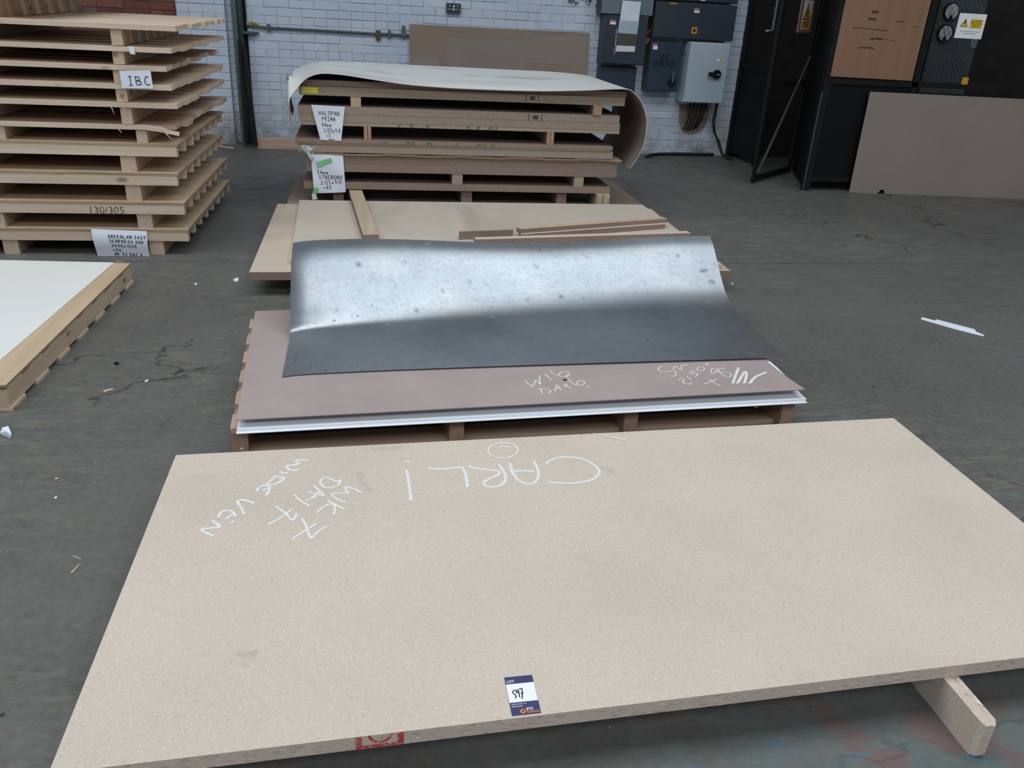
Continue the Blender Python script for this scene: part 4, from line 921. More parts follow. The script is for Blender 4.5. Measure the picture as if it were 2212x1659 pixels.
# ================================================================== LOW PALLET AT LEFT
lA, lB = Vector((-1.2379,4.4403,0.106)), Vector((-1.3057,2.9521,0.106))
ly = (lA-lB).normalized(); lx = Vector((ly.y, -ly.x, 0)); LL = (lA-lB).length
def lp(u, v, z): q = lB+lx*u+ly*v; return (q.x, q.y, z)      # u<0 goes to the left, out of the frame
lr = root('low_pallet', tuple(Vector(lp(-.6, LL/2, 0))), 'low two-way pallet with a white sheet on it, cut by the left edge', 'pallet')
def lbox(name, u0, u1, v0, v1, z0, z1, mat, parent):
    c = [lp(a, b, z) for z in (z0, z1) for a, b in ((u0, v0), (u1, v0), (u1, v1), (u0, v1))]
    return obj(name, MB().hexa(c), mat, parent)
for u in (-.042, -.62, -1.2): lbox('stringer', u, u+.04, .0, LL, .014, .083, 'pine_y', lr)
for k in range(8):
    v = .02+k*(LL-.14)/7
    lbox('deck_board', -1.2, -.002, v, v+.115, .0832, .0955, 'pine', lr)
for k in range(7):
    v = .0+k*(LL-.12)/6
    lbox('bottom_board', -1.2, .004, v, v+.12, 0, .0138, 'pine', lr)
mb = MB().ribbon([lp(.0006, LL-.13, .04), lp(.0006, LL-.125, .066)], .007, nrm=lx)
obj('edge_stamp', mb, 'stamp_black', lr); mb = MB().ribbon([lp(.0006, LL-.108, .04), lp(.0006, LL-.103, .066)], .007, nrm=lx)
obj('edge_stamp', mb, 'stamp_black', lr); mb = MB(); mb.ribbon([lp(.0006, LL-.14, .053), lp(.0006, LL-.095, .053)], .006, nrm=lx)
obj('edge_stamp', mb, 'stamp_black', lr)
obj('plywood_sheet', MB().prism([lp(*p, 0)[:2] for p in ((-1.25, -.004), (.001, -.004), (.001, LL+.004), (-1.25, LL+.004))], .0958, .106), ['ply_face', 'ply_edge'], label='plywood sheet on the low pallet, showing as a tan strip', cat='sheet')
wA, wB = Vector((-1.3188,4.4476,0.1085)), Vector((-1.4041,3.1726,0.1085))
wd = (wA-wB).normalized(); wn = Vector((-wd.y, wd.x, 0)); wB2 = wA-wd*1.42
obj('white_sheet', MB().prism([((wB2)+wn*0)[:2], wA[:2], (wA+wn*1.1)[:2], (wB2+wn*1.1)[:2]], .1063, .1088), ['white_lam', 'white_lam'], label='white laminate sheet covering the low pallet at the left edge', cat='sheet')

# ================================================================== BACK WALL FITTINGS
# hardboard sheet leaning on the wall behind the stack
ws = root('hardboard_sheet', (1.33, 8.83, 0), 'grey-brown hardboard sheet leaning on the white brick wall behind the stack', 'sheet')
tl, tr = Vector((0.4257,8.87,1.1835)), Vector((2.2386,8.87,1.1863))
def ws_pt(u, v, d): return tuple(Vector((tl.x+(tr.x-tl.x)*u, 8.74+(8.885-8.74)*v-d, (tl.z*(1-u)+tr.z*u)*v)))
obj('sheet', MB().hexa([ws_pt(0, 0, .005), ws_pt(1, 0, .005), ws_pt(1, 0, 0), ws_pt(0, 0, 0), ws_pt(0, 1, .005), ws_pt(1, 1, .005), ws_pt(1, 1, 0), ws_pt(0, 1, 0)]), 'hb_grey', ws)
for u0, u1, v0, v1 in ((.205, .64, .66, .905), (.64, .985, .74, .965), (.02, .16, .60, .74)):
    obj('faded_patch', MB().add([ws_pt(u0, v0, .0058), ws_pt(u1, v0, .0058), ws_pt(u1, v1, .0058), ws_pt(u0, v1, .0058)], [[0, 1, 2, 3]]), 'hb_lean', ws)
# conduit run with its clips
cr = root('conduit', (-.25, 8.87, 1.08), 'thin grey conduit clipped along the white brick wall', 'conduit')
pts = [(-1.1228,8.875,1.0989),(-0.8977,8.875,1.091),(-0.3963,8.875,1.0874),(0.0446,8.875,1.0826),(0.4214,8.875,1.0828)]; obj('pipe', MB().tube(pts, .011, 10), 'pipe', cr)
for x, z in [(p[0], p[2]) for p in [(-0.915,8.875,1.0882),(0.2279,8.875,1.0867)]]:
    obj('clip', MB().box(x-.012, x+.012, 8.858, 8.899, z-.03, z+.03), 'pipe', cr)
x, _, z = (0.3673,8.875,1.0972); obj('tee_fitting', MB().tube([(x, 8.875, z-.03), (x, 8.875, z+.01), (x, 8.875, z+.07)], [.028, .02, .014], 10), 'pipe', cr)
x, _, z = (0.1204,8.88,1.0774); obj('rusty_bracket', MB().box(x-.022, x+.022, 8.865, 8.899, z-.05, z+.035), 'dust', cr)
# double socket
p, q = Vector((0.7834,8.86,1.3888)), Vector((0.9211,8.86,1.3049))
sk = root('double_socket', ((p.x+q.x)/2, 8.88, q.z), 'grey metal double socket high on the white brick wall', 'socket')
obj('box', MB().box(p.x, q.x, 8.856, 8.899, q.z, p.z), 'grey_box', sk)
for a in (.22, .78):
    cx_ = p.x+(q.x-p.x)*a; cz = q.z+(p.z-q.z)*.42
    mb = MB()
    for dx, dz, w, h in ((0, .028, .007, .012), (-.014, -.004, .012, .006), (.014, -.004, .012, .006)): mb.box(cx_+dx-w/2, cx_+dx+w/2, 8.8545, 8.8562, cz+dz-h/2, cz+dz+h/2)
    obj('outlet', mb, 'white_print', sk)
for dz in (-.012, .016): obj('rocker_switch', MB().box((p.x+q.x)/2-.007, (p.x+q.x)/2+.007, 8.852, 8.857, (p.z+q.z)/2+dz-.009, (p.z+q.z)/2+dz+.009), 'white_print', sk)
obj('cable', MB().tube([(0.8534,8.885,1.394),(0.8568,8.885,1.4434),(0.8547,8.885,1.541)], .005, 6), 'brick_white', sk)
# column of pipes and steel in the corner by the pier
obj('steel_post', MB().box((-1.2371,8.83,1.3135)[0], (-1.1912,8.83,1.3159)[0], 8.80, 8.838, 0, 2.6), 'pipe', label='pale grey steel post at the corner of the white brick pier', cat='post')
px0 = (-1.1801,8.84,1.3163)[0]; obj('drain_pipe', MB().tube([(px0+.006, 8.862, 0.003), (px0+.006, 8.862, 2.6)], .022, 12), 'green_grey', smooth=True, label='dark round pipe running up beside the pale post', cat='pipe')
px1 = (-1.1408,8.86,1.3181)[0]+.012; obj('drain_pipe', MB().tube([(px1, 8.874, 0.003), (px1, 8.874, 2.6)], .018, 10), 'black', smooth=True, label='thin black pipe nearest the conduit end', cat='pipe')
a, b = (-1.1749,8.8,0.9169), (-1.0809,8.7,0.0445)
obj('steel_bar', MB().bar((b[0], 8.60, .03), (a[0]+.03, 8.80, a[2]), .035, .06, up=(0, 1, 0)), 'black', label='black flat bar leaning in the corner beside the pipes', cat='bar')
a = (-1.1784,8.68,0.0584); obj('steel_bar', MB().bar((a[0], 8.68, .02), ((-1.1843,8.8,1.006)[0]+.005, 8.78, .98), .03, .045, up=(0, 1, 0)), 'cage_paint', label='shorter dark bar standing behind the leaning flat bar', cat='bar')
x, _, z = (-1.0875,8.86,1.0402); obj('wall_bracket', MB().hexa([(x-.06, 8.80, z-.012), (x+.08, 8.86, z-.006), (x+.08, 8.9, z-.006), (x-.06, 8.9, z-.012), (x-.06, 8.80, z+.012), (x+.08, 8.86, z+.004), (x+.08, 8.9, z+.004), (x-.06, 8.9, z+.012)]), 'pipe', label='dusty little bracket sticking out below the conduit end', cat='bracket')
wd_ = MB()
for k in range(26):
    wa_, wb_ = (-1.1072,8.85,1.0964), (-1.0082,8.85,1.1172); x = random.uniform(wa_[0], wb_[0]); z = wa_[2]+random.random()*.02; wd_.tube([(x, 8.86, z-.005), (x+jit(.02), 8.85+jit(.01), z+.015+random.random()*.02)], [.004, .001], 4)
obj('dry_weed', wd_, 'weed', kind='stuff', label='tuft of dry yellow weed growing on the conduit end', cat='weed')
# timber on the floor at the foot of the wall
p, q = Vector((-1.0791,8.9794,0.0)), Vector((-0.7282,9.0086,0.0))
obj('timber_length', MB().box(p.x, p.x+.62, 8.63, 8.70, 0, .10), 'pine_red', label='brown timber lying on the floor along the foot of the white wall', cat='timber')
# dirt clump high on the wall
dm = MB()
for k in range(40):
    wa_, wb_ = (1.9984,8.88,1.4431), (2.2856,8.88,1.5247); x = random.uniform(wa_[0], wb_[0]); z = random.uniform(wa_[2], wb_[2]); dm.tube([(x, 8.895, z), (x+jit(.03), 8.86, z+jit(.02))], [.006, .002], 4)
obj('dirt_clump', dm, 'dust', kind='stuff', label='ragged clump of dirt and old fibres on the wall beside the grey boxes', cat='debris')

# ---------------- electrical boxes
def ebox(name, label, tl, tr, br, bl, yf, mats, yb=8.898, cat='electrical box'):
    x0 = (tl[0]+bl[0])/2; x1 = (tr[0]+br[0])/2; z1 = (tl[2]+tr[2])/2; z0 = (bl[2]+br[2])/2
    r_ = root(name, ((x0+x1)/2, yb, z0), label, cat, 'electrical boxes on the wall')
    mb = MB().box(x0, x1, yf+.012, yb, z0, z1, 1); obj('body', mb, [mats[0], mats[1]], r_)
    d = .008
    pts = [(x0+d*.3, z0+d*.3), (x1-d*.3, z0+d*.3), (x1-d*.3, z1-d*.3), (x0+d*.3, z1-d*.3)]; inn = [(x0+d, z0+d), (x1-d, z0+d), (x1-d, z1-d), (x0+d, z1-d)]
    mb = MB().add([(a, yf+.0115, b) for a, b in pts]+[(a, yf+.004, b) for a, b in pts]+[(a, yf, b) for a, b in inn],
                  [[8, 9, 10, 11]]+[[k, (k+1) % 4, 4+(k+1) % 4, 4+k] for k in range(4)]+[[4+k, 4+(k+1) % 4, 8+(k+1) % 4, 8+k] for k in range(4)])
    dr = obj('door', mb, mats[0], r_)
    return dr, x0, x1, z0, z1
def sticker(parent, p, q, y, mat, name='sticker'):
    return obj(name, MB().add([(p[0], y, q[2]), (q[0], y, q[2]), (q[0], y, p[2]), (p[0], y, p[2])], [[0, 1, 2, 3]]), mat, parent)
YF = 8.68
e1, *_ = ebox('switch_box', 'paler blue-grey box cut off by the top edge, above the papers', (2.2733,8.68,1.736), (2.8179,8.68,1.7497), (2.819,8.68,1.3735), (2.3055,8.68,1.3698), YF, ('grey_lid', 'box_side'))
e2, x0, x1, z0, z1 = ebox('switch_box', 'dark grey box with papers hanging on its door', (2.3385,8.66,1.3635), (2.7945,8.66,1.3645), (2.7542,8.66,0.9108), (2.344,8.66,0.9206), 8.66, ('grey_box', 'box_side'))
sticker(e2, (2.3803,8.659,1.3217), (2.4388,8.659,1.3056), 8.6592, 'pink'); sticker(e2, (2.3823,8.659,1.3029), (2.4415,8.659,1.2805), 8.6592, 'white_print')
for p, m_ in (((2.7892,8.72,1.2133), 'red'), ((2.8,8.72,1.1274), 'amber')):
    p = Vector(p); obj('lever', MB().tube([(x1, 8.74, p.z), (x1+.03, 8.72, p.z), (x1+.035, 8.70, p.z+.03)], .009, 8), m_, e2)
pw = root('paper_wallet', (2.5873,8.655,1.0353), 'plastic wallet with two white papers on the dark grey box', 'wallet')
def wquad(name, pts, y, mat):
    P_ = [Vector(p) for p in pts]; return obj(name, MB().sheet([[(P_[3].x, y, P_[3].z), (P_[2].x, y, P_[2].z)], [(P_[0].x, y-.004, P_[0].z), (P_[1].x, y-.004, P_[1].z)]], .0012), mat, pw)
wquad('wallet_back', [(2.4648,8.654,1.3154),(2.674,8.654,1.3168),(2.6698,8.654,1.0301),(2.4628,8.654,1.0258)], 8.6575, 'box_side')
wquad('paper', [(2.4858,8.65,1.4993),(2.6748,8.65,1.4964),(2.6674,8.65,1.2022),(2.4708,8.65,1.2061)], 8.653, 'paper')
wquad('paper_fold', [(2.4818,8.649,1.3205),(2.672,8.649,1.3211),(2.669,8.649,1.2066),(2.4727,8.649,1.2084)], 8.6515, 'white_box')
wquad('lower_paper', [(2.4699,8.653,1.0907),(2.6624,8.653,1.0904),(2.6637,8.653,1.0386),(2.4663,8.653,1.0346)], 8.6545, 'paper')
mb = MB(); 
for k in range(12):
    wa_, wb_ = Vector((2.4578,8.652,1.2435)), Vector((2.4574,8.652,1.0257)); x, _, z = wa_.lerp(wb_, k/11); mb.tube([(x+jit(.004), 8.652, z), (x-.003+jit(.006), 8.652, z-.022)], .0022, 4)
obj('torn_edge', mb, 'white_print', pw)
e3, *_ = ebox('switch_box', 'blue-grey box under the box with papers', (2.346,8.74,0.884), (2.7326,8.74,0.8861), (2.7399,8.74,0.616), (2.3583,8.74,0.6117), 8.74, ('grey_box2', 'box_side'))
e4, x0, x1, z0, z1 = ebox('switch_box', 'wide dark grey box above the white box', (2.8512,8.7,1.5089), (3.7082,8.7,1.5139), (3.7015,8.7,1.181), (2.8457,8.7,1.1779), 8.70, ('grey_box', 'box_side'))
sticker(e4, (2.9859,8.699,1.5052), (3.0646,8.699,1.4945), 8.6992, 'amber')
sticker(e4, (3.2485,8.699,1.4657), (3.3051,8.699,1.4474), 8.6992, 'pink'); sticker(e4, (3.2517,8.699,1.4448), (3.3083,8.699,1.4263), 8.6992, 'white_print')
w0, w1 = Vector((3.2501,8.699,1.2932)), Vector((3.3085,8.699,1.2333)); sticker(e4, w0, w1, 8.6992, 'amber', 'warning_label')
cx_ = (w0.x+w1.x)/2; h_ = w0.z-w1.z
obj('warning_triangle', MB().add([(cx_-.02, 8.6987, w1.z+h_*.3), (cx_+.02, 8.6987, w1.z+h_*.3), (cx_, 8.6987, w1.z+h_*.85)], [[0, 1, 2]]), 'black', e4)
e4b, *_ = ebox('switch_box', 'dark grey box row cut off by the top edge, above the wide box', (2.8443,8.71,1.7679), (3.6979,8.71,1.7899), (3.7151,8.71,1.5268), (2.8571,8.71,1.5258), 8.71, ('grey_box2', 'box_side'))
sticker(e4b, (3.3066,8.709,1.5569), (3.3534,8.709,1.5383), 8.7092, 'white_print')
e5, x0, x1, z0, z1 = ebox('switch_box', 'blue-grey isolator hand-lettered UV OVENS', (2.8609,8.72,1.1474), (3.1867,8.72,1.1399), (3.1802,8.72,0.6609), (2.8375,8.72,0.6671), 8.72, ('grey_box2', 'box_side'))
sticker(e5, (2.8688,8.719,1.1217), (2.9155,8.719,1.102), 8.7192, 'pink'); sticker(e5, (2.8716,8.719,1.1001), (2.92,8.719,1.0672), 8.7192, 'white_print')
p = Vector((2.954,8.719,1.0336)); mb = MB(); pen(mb, [(.0, 'UV')], (p.x, 8.7188, p.z), (1, 0, 0), (0, 0, 1), .062, .055, .1, .008, (0, -1, 0))
p = Vector((2.8988,8.719,0.9652)); pen(mb, [(.0, 'OVENS')], (p.x, 8.7188, p.z), (1, 0, 0), (0, 0, 1), .055, .046, .1, .008, (0, -1, 0)); obj('handwriting', mb, 'black', e5)
p = Vector((3.1083,8.7,0.765)); obj('rotary_handle', MB().cyl((p.x, 8.7195, p.z), (0, -1, 0), .038, .03, 18), 'knob', e5)
q = Vector((3.111,8.68,0.8745)); obj('handle_lever', MB().bar((p.x, 8.682, p.z), (q.x, 8.682, q.z), .014, .014, up=(0, 1, 0)), 'steel', e5)
e6, x0, x1, z0, z1 = ebox('switch_box', 'pale grey enclosure with a black rotary handle', (3.2434,8.64,1.1596), (3.6706,8.64,1.1565), (3.6679,8.64,0.576), (3.2349,8.64,0.5753), 8.64, ('white_box', 'white_box'))
sticker(e6, (3.5396,8.639,1.0103), (3.6138,8.639,0.9867), 8.6392, 'white_print'); sticker(e6, (3.5702,8.639,1.0071), (3.6085,8.639,0.9887), 8.6388, 'amber')
p = Vector((3.5565,8.62,0.861)); obj('rotary_handle', MB().tube([(p.x, 8.6395, p.z), (p.x, 8.62, p.z), (p.x, 8.605, p.z)], [.046, .046, .036], 20), 'knob', e6)
q = Vector((3.4574,8.6,0.8656)); obj('handle_lever', MB().bar((p.x+.01, 8.60, p.z), (q.x, 8.60, q.z), .036, .02, up=(0, 1, 0)), 'knob', e6)
obj('handle_mark', MB().box(p.x-.012, p.x+.012, 8.5885, 8.5895, p.z-.003, p.z+.003), 'white_print', e6)
p = Vector((3.252,8.75,1.0397)); obj('hinge_plug', MB().cyl((x0-.004, 8.75, p.z), (1, 0, 0), .010, .006, 10), 'knob', e6)
# broken plaster and the cables below the pale enclosure
P_ = [Vector(p) for p in [(3.2979,8.896,0.5244),(3.6207,8.896,0.5351),(3.6442,8.896,0.421),(3.6225,8.896,0.3237),(3.5697,8.896,0.2541),(3.4584,8.896,0.2167),(3.3691,8.896,0.2484),(3.3119,8.896,0.3531)]]
n_ = len(P_); obj('broken_plaster', MB().add([(p.x, 8.893, p.z) for p in P_]+[(p.x, 8.9, p.z) for p in P_], [list(range(n_))]+[[k, (k+1) % n_, n_+(k+1) % n_, n_+k] for k in range(n_)]), 'plaster', wall)
for k, (a, b, c) in enumerate(([(3.3826,8.84,0.5526),(3.3918,8.84,0.4204),(3.405,8.84,0.2962)], [(3.4239,8.84,0.554),(3.4282,8.84,0.4215),(3.4221,8.84,0.2871)], [(3.4704,8.84,0.5556),(3.4684,8.84,0.4323),(3.443,8.84,0.2877)], [(3.5222,8.84,0.5573),(3.5138,8.84,0.4433),(3.4678,8.84,0.2981)], [(3.5645,8.84,0.554),(3.5443,8.84,0.4156),(3.4806,8.84,0.3177)])):
    q = [a, b, c]; q = [(q[0][0], 8.80, q[0][2]+.02), (q[1][0], 8.82, q[1][2]), (q[2][0]+.016*(k-2), 8.85, q[2][2]), (q[2][0]+.016*(k-2), 8.886, q[2][2]-.02)]
    obj('supply_cable', MB().tube(q, .0095, 8), 'cable_black', smooth=True, label=('leftmost', 'second from left', 'middle', 'second from right', 'rightmost')[k]+' thick black cable between the pale enclosure and the hole below it', cat='cable', group='supply cables below the pale enclosure')
q = [(3.6771,8.8,0.5671),(3.6754,8.8,0.482),(3.6663,8.8,0.3768),(3.6948,8.8,0.2669),(3.7522,8.8,0.176),(3.822,8.8,0.1091)]; q = q[:-1]+[(3.80, 8.76, .05), (3.84, 8.70, .02), (3.86, 8.60, .02)]
obj('supply_cable', MB().tube(q, .016, 8), 'cable_black', smooth=True, label='black cable looping from the pale enclosure down to the floor', cat='cable')
q = [(2.9, 8.62, .02), (2.98, 8.72, .02), (3.1, 8.79, .02), (3.3, 8.83, .02), (3.5, 8.84, .02), (3.7, 8.845, .02), (3.74, 8.85, .02)]
obj('floor_cable', MB().tube(q, .017, 8), 'cable_black', smooth=True, label='black cable lying along the foot of the white wall', cat='cable')

# ================================================================== SWITCHGEAR CAGE AT RIGHT
HX, HY_, EX, EY = 4.236, 8.016, 3.545, 7.39       # door hinge side and free edge on plan
dv = Vector((HX-EX, HY_-EY, 0)); DL = dv.length; dn = dv.normalized(); dnrm = Vector((dn.y, -dn.x, 0))
if dnrm.y > 0: dnrm = -dnrm
DT = 2.05
cd = root('cage_door', (EX, EY, .012), 'black mesh cage door standing ajar, with a yellow danger sign', 'door')
def dp(s, z, o=0): q = Vector((EX, EY, 0))+dn*s+dnrm*o; return (q.x, q.y, z)
def dbar(name, a, b, w=.05, t=.025, mat='cage_paint', o=0): return obj(name, MB().bar(dp(a[0], a[1], o), dp(b[0], b[1], o), t, w, up=dn if abs(a[0]-b[0]) < .01 else (0, 0, 1)), mat, cd)
dbar('stile', (.025, .012), (.025, DT)); dbar('stile', (DL-.025, .012), (DL-.025, DT))
dbar('bottom_rail', (.05, .04), (DL-.05, .04)); dbar('top_rail', (.05, DT-.03), (DL-.05, DT-.03)); dbar('middle_rail', (.05, .87), (DL-.05, .87), .04)
dbar('diagonal_brace', (.06, .09), (DL-.06, 1.10), .035, .012, 'box_side', .02)
def mesh_infill(P, s0, s1, z0, z1, px_, pz_, w, name, mat, parent):
    """expanded-metal diamonds: crossing slanted strands clipped to the opening"""
    mb = MB(); k = pz_/px_
    n0 = int((s0-(z1-z0)/k)/px_)-1; n1 = int((s1+(z1-z0)/k)/px_)+1
    for n in range(n0, n1+1):
        for sg in (1, -1):
            sa = n*px_ if sg > 0 else n*px_
            # s = sa + sg*(z-z0)/k
            zs_ = []
            za, zb_ = z0, z1
            fa, fb_ = sa+sg*(za-z0)/k, sa+sg*(zb_-z0)/k
            lo, hi = min(fa, fb_), max(fa, fb_)
            if hi <= s0 or lo >= s1: continue
            def zat(s): return z0+sg*(s-sa)*k
            if fa < s0: za = zat(s0)
            if fa > s1: za = zat(s1)
            if fb_ < s0: zb_ = zat(s0)
            if fb_ > s1: zb_ = zat(s1)
            if abs(zb_-za) < .01: continue
            a = P(sa+sg*(za-z0)/k, za); b = P(sa+sg*(zb_-z0)/k, zb_)
            d = Vector(b)-Vector(a); nn = Vector(P(1, 0))-Vector(P(0, 0)); nr = nn.cross(Vector((0, 0, 1)))
            mb.ribbon([a, b], w, nrm=nr)
    return obj(name, mb, mat, parent, kind='stuff')
mesh_infill(lambda s, z: dp(s, z), .05, DL-.05, .065, DT-.05, .026, .062, .0045, 'mesh_infill', 'cage_paint', cd)
# danger sign wired to the door
sp = [Vector(p) for p in ((3.8292,7.6474,1.6109), (4.0644,7.8606,1.6139), (4.0844,7.8786,1.3118), (3.8374,7.6549,1.3139))]
sg_ = root('danger_sign', tuple((sp[2]+sp[3])/2+dnrm*.02), 'danger of electricity sign on an orange-pink backing board, on the cage door', 'sign')
def sq(u0, u1, v0, v1, o):
    r2 = []
    for u, v in ((u0, v0), (u1, v0), (u1, v1), (u0, v1)):
        q = (sp[3].lerp(sp[2], u))*(1-v)+(sp[0].lerp(sp[1], u))*v; r2.append(tuple(q+dnrm*o))
    return r2
a = sq(0, 1, 0, 1, .016); b = sq(0, 1, 0, 1, .026); obj('backing_board', MB().hexa([a[0], a[1], b[1], b[0], a[3], a[2], b[2], b[3]]), 'orange_ply', sg_)
plate = obj('white_plate', MB().add(sq(.18, .85, .10, .90, .0266), [[0, 1, 2, 3]]), 'white_print', sg_)
t3 = sq(.24, .80, .36, .86, .0272); apex = tuple((Vector(t3[2])+Vector(t3[3]))/2)
obj('triangle', MB().add([t3[0], t3[1], apex], [[0, 1, 2]]), 'black', plate)
t3 = sq(.29, .75, .385, .81, .0276); apex = tuple((Vector(t3[2])+Vector(t3[3]))/2); obj('triangle_fill', MB().add([t3[0], t3[1], apex], [[0, 1, 2]]), 'amber', plate)
bolt = [sq(u, u+.001, v, v+.001, .028)[0] for u, v in ((.55, .64), (.49, .54), (.535, .54), (.49, .43))]
obj('lightning_bolt', MB().ribbon(bolt, .012, nrm=dnrm), 'black', plate)
obj('caption_panel', MB().add(sq(.24, .80, .13, .33, .0272), [[0, 1, 2, 3]]), 'amber', plate)
o_ = Vector(sq(.27, .3, .24, .26, .0277)[0]); e_ = Vector(sq(.77, .8, .24, .26, .0277)[0]); obj('lettering', text_mb('DANGER', (e_-o_).length/4.3, o_, (e_-o_).normalized(), (0, 0, 1)), 'black', plate)
o_ = Vector(sq(.30, .3, .17, .2, .0277)[0]); e_ = Vector(sq(.74, .8, .17, .2, .0277)[0]); obj('lettering', text_mb('415 VOLTS', (e_-o_).length/5.6, o_, (e_-o_).normalized(), (0, 0, 1)), 'black', plate)
# cage side wing between the wall and the door
cs = root('cage_wing', (3.93, 8.6, 0), 'dark cage side wing between the white wall and the open cage door', 'cage')
def wp(s, z, o=0): return (3.925+s*.05, 8.88-s*.62+0, z) if not o else (3.925+s*.05-o, 8.88-s*.62, z)
obj('lower_panel', MB().hexa([(3.925, 8.88, .05), (3.975, 8.26, .05), (3.995, 8.26, .05), (3.945, 8.88, .05), (3.925, 8.88, .92), (3.975, 8.26, .92), (3.995, 8.26, .92), (3.945, 8.88, .92)]), 'cage_paint', cs)
for s in (.0, .97): obj('post', MB().bar(wp(s, 0), wp(s, 2.1), .05, .05), 'cage_paint', cs)
for z in (.95, 2.07): obj('rail', MB().bar(wp(0, z), wp(.97, z), .035, .04), 'cage_paint', cs)
mesh_infill(lambda s, z: wp(s, z), .03, .95, .96, 2.05, .04, .06, .005, 'mesh_infill', 'cage_paint', cs)
x, y, z = wp(.75, 1.30); obj('conduit_drop', MB().tube([(x+.02, y, 1.95), (x+.02, y, 1.31), (x-.05, y-.01, 1.30)], .012, 6), 'brick_white', cs)
# cage front
CY = 7.12
cf = root('switchgear_cage', (5.2, CY, 0), 'black steel switchgear cage front with a mesh window and dark lower panels', 'cage')
obj('corner_post', MB().box(3.93, 3.99, CY, CY+.06, 0, 2.2), 'cage_paint', cf)
obj('side_panel', MB().hexa([(3.95, CY+.06, .03), (3.97, CY+.06, .03), (4.28, 8.02, .03), (4.26, 8.02, .03), (3.95, CY+.06, 2.2), (3.97, CY+.06, 2.2), (4.28, 8.02, 2.2), (4.26, 8.02, 2.2)]), 'black', cf)
obj('worn_angle', MB().bar((3.925, CY-.004, .005), (3.925, CY-.004, .86), .006, .010), 'pipe', cf)
obj('lower_panel', MB().box(3.99, 4.85, CY+.015, CY+.03, .10, .95), 'black', cf); obj('lower_panel', MB().box(4.86, 6.9, CY+.015, CY+.03, .10, .86), 'black', cf)
obj('bottom_rail', MB().box(3.99, 6.9, CY, CY+.04, .085, .125), 'cage_paint', cf)
obj('middle_rail', MB().box(3.99, 6.9, CY, CY+.05, .93, .975), 'cage_paint', cf); obj('sill_rail', MB().box(4.83, 6.9, CY, CY+.04, .855, .885), 'cage_paint', cf)
obj('window_post', MB().box(4.77, 4.83, CY, CY+.06, .0, 2.2), 'cage_paint', cf); obj('window_post', MB().box(6.55, 6.61, CY, CY+.06, .0, 2.2), 'cage_paint', cf)
obj('top_rail', MB().box(3.93, 6.9, CY, CY+.05, 2.15, 2.2), 'cage_paint', cf)
mesh_infill(lambda s, z: (s, CY+.02, z), 4.83, 6.55, .975, 2.15, .045, .075, .0035, 'mesh_infill', 'cage_paint', cf)
p = (5.2776,7.115,1.0009); obj('tag', MB().box(p[0]-.03, p[0]+.03, CY-.004, CY, p[2]-.03, p[2]+.03), 'amber', cf)
# orange plywood panel fixed to the cage
op = root('plywood_sheet', (4.33, CY, .985), 'orange plywood panel with dark scuffs screwed to the cage front', 'panel')
obj('panel', MB().hexa([(3.972, CY-.012, .992), (4.752, CY-.012, .983), (4.752, CY-.001, .983), (3.972, CY-.001, .992), (3.972, CY-.012, 2.2), (4.752, CY-.012, 2.2), (4.752, CY-.001, 2.2), (3.972, CY-.001, 2.2)]), 'orange_ply', op)
for a, b, w in (((4.2312,7.107,1.5137), (4.2914,7.107,1.5131), 0.02), ((4.2108,7.107,1.4589), (4.2849,7.107,1.4552), 0.018), ((4.0835,7.107,1.3843), (4.4146,7.107,1.374), 0.007), ((4.1816,7.107,1.2313), (4.3257,7.107,1.2301), 0.012), ((4.2673,7.107,1.3051), (4.3758,7.107,1.3062), 0.014), ((4.3318,7.107,1.3079), (4.5095,7.107,1.2973), 0.005), ((4.4683,7.107,1.4494), (4.5554,7.107,1.4498), 0.008), ((4.6379,7.107,1.4209), (4.6757,7.107,1.4116), 0.008)):
    obj('scuff', MB().ribbon([(a[0], CY-.0126, a[2]), ((a[0]+b[0])/2, CY-.0126, (a[2]+b[2])/2+.004), (b[0], CY-.0126, b[2])], w, nrm=(0, -1, 0)), 'stamp_black', op)

# switchgear seen through the mesh
sg2 = root('switchgear_cabinet', (5.02, 7.45, .9), 'grey-green switchgear cabinet with two round dials behind the cage mesh', 'switchgear')
x0_, x1_ = (5.0591,7.4,1.4184)[0], (5.5188,7.4,1.4396)[0]
obj('cabinet', MB().box(x0_, x1_, 7.42, 7.9, 0.0, 2.15), 'green_grey', sg2)
for c_ in ((5.1742,7.4,1.5571), (5.1641,7.4,1.3771)):
    rim = obj('dial_rim', MB().tube([(c_[0], 7.42, c_[2]), (c_[0], 7.395, c_[2])], .074, 24), 'black', sg2)
    obj('dial_face', MB().disc((c_[0], 7.3945, c_[2]), (.064, 0, 0), (0, 0, .064), 24), 'dial', rim)
    obj('dial_hub', MB().add([(c_[0]-.02, 7.3938, c_[2]-.062), (c_[0]+.02, 7.3938, c_[2]-.062), (c_[0]+.016, 7.3938, c_[2]-.03), (c_[0]-.016, 7.3938, c_[2]-.03)], [[0, 1, 2, 3]]), 'black', rim)
    obj('needle', MB().ribbon([(c_[0], 7.3935, c_[2]-.03), (c_[0]-.03, 7.3935, c_[2]+.045)], .004, nrm=(0, -1, 0)), 'black', rim)
p = (5.488,7.41,1.3092); obj('name_plate', MB().box(p[0]-.03, p[0]+.03, 7.415, 7.42, p[2]-.04, p[2]+.04), 'grey_lid', sg2)
obj('brick_column', MB().box(5.42, 5.75, 7.75, 8.0, 0, 2.2), 'mortar_red', label='brown brick column inside the cage beyond the caution sign', cat='column')
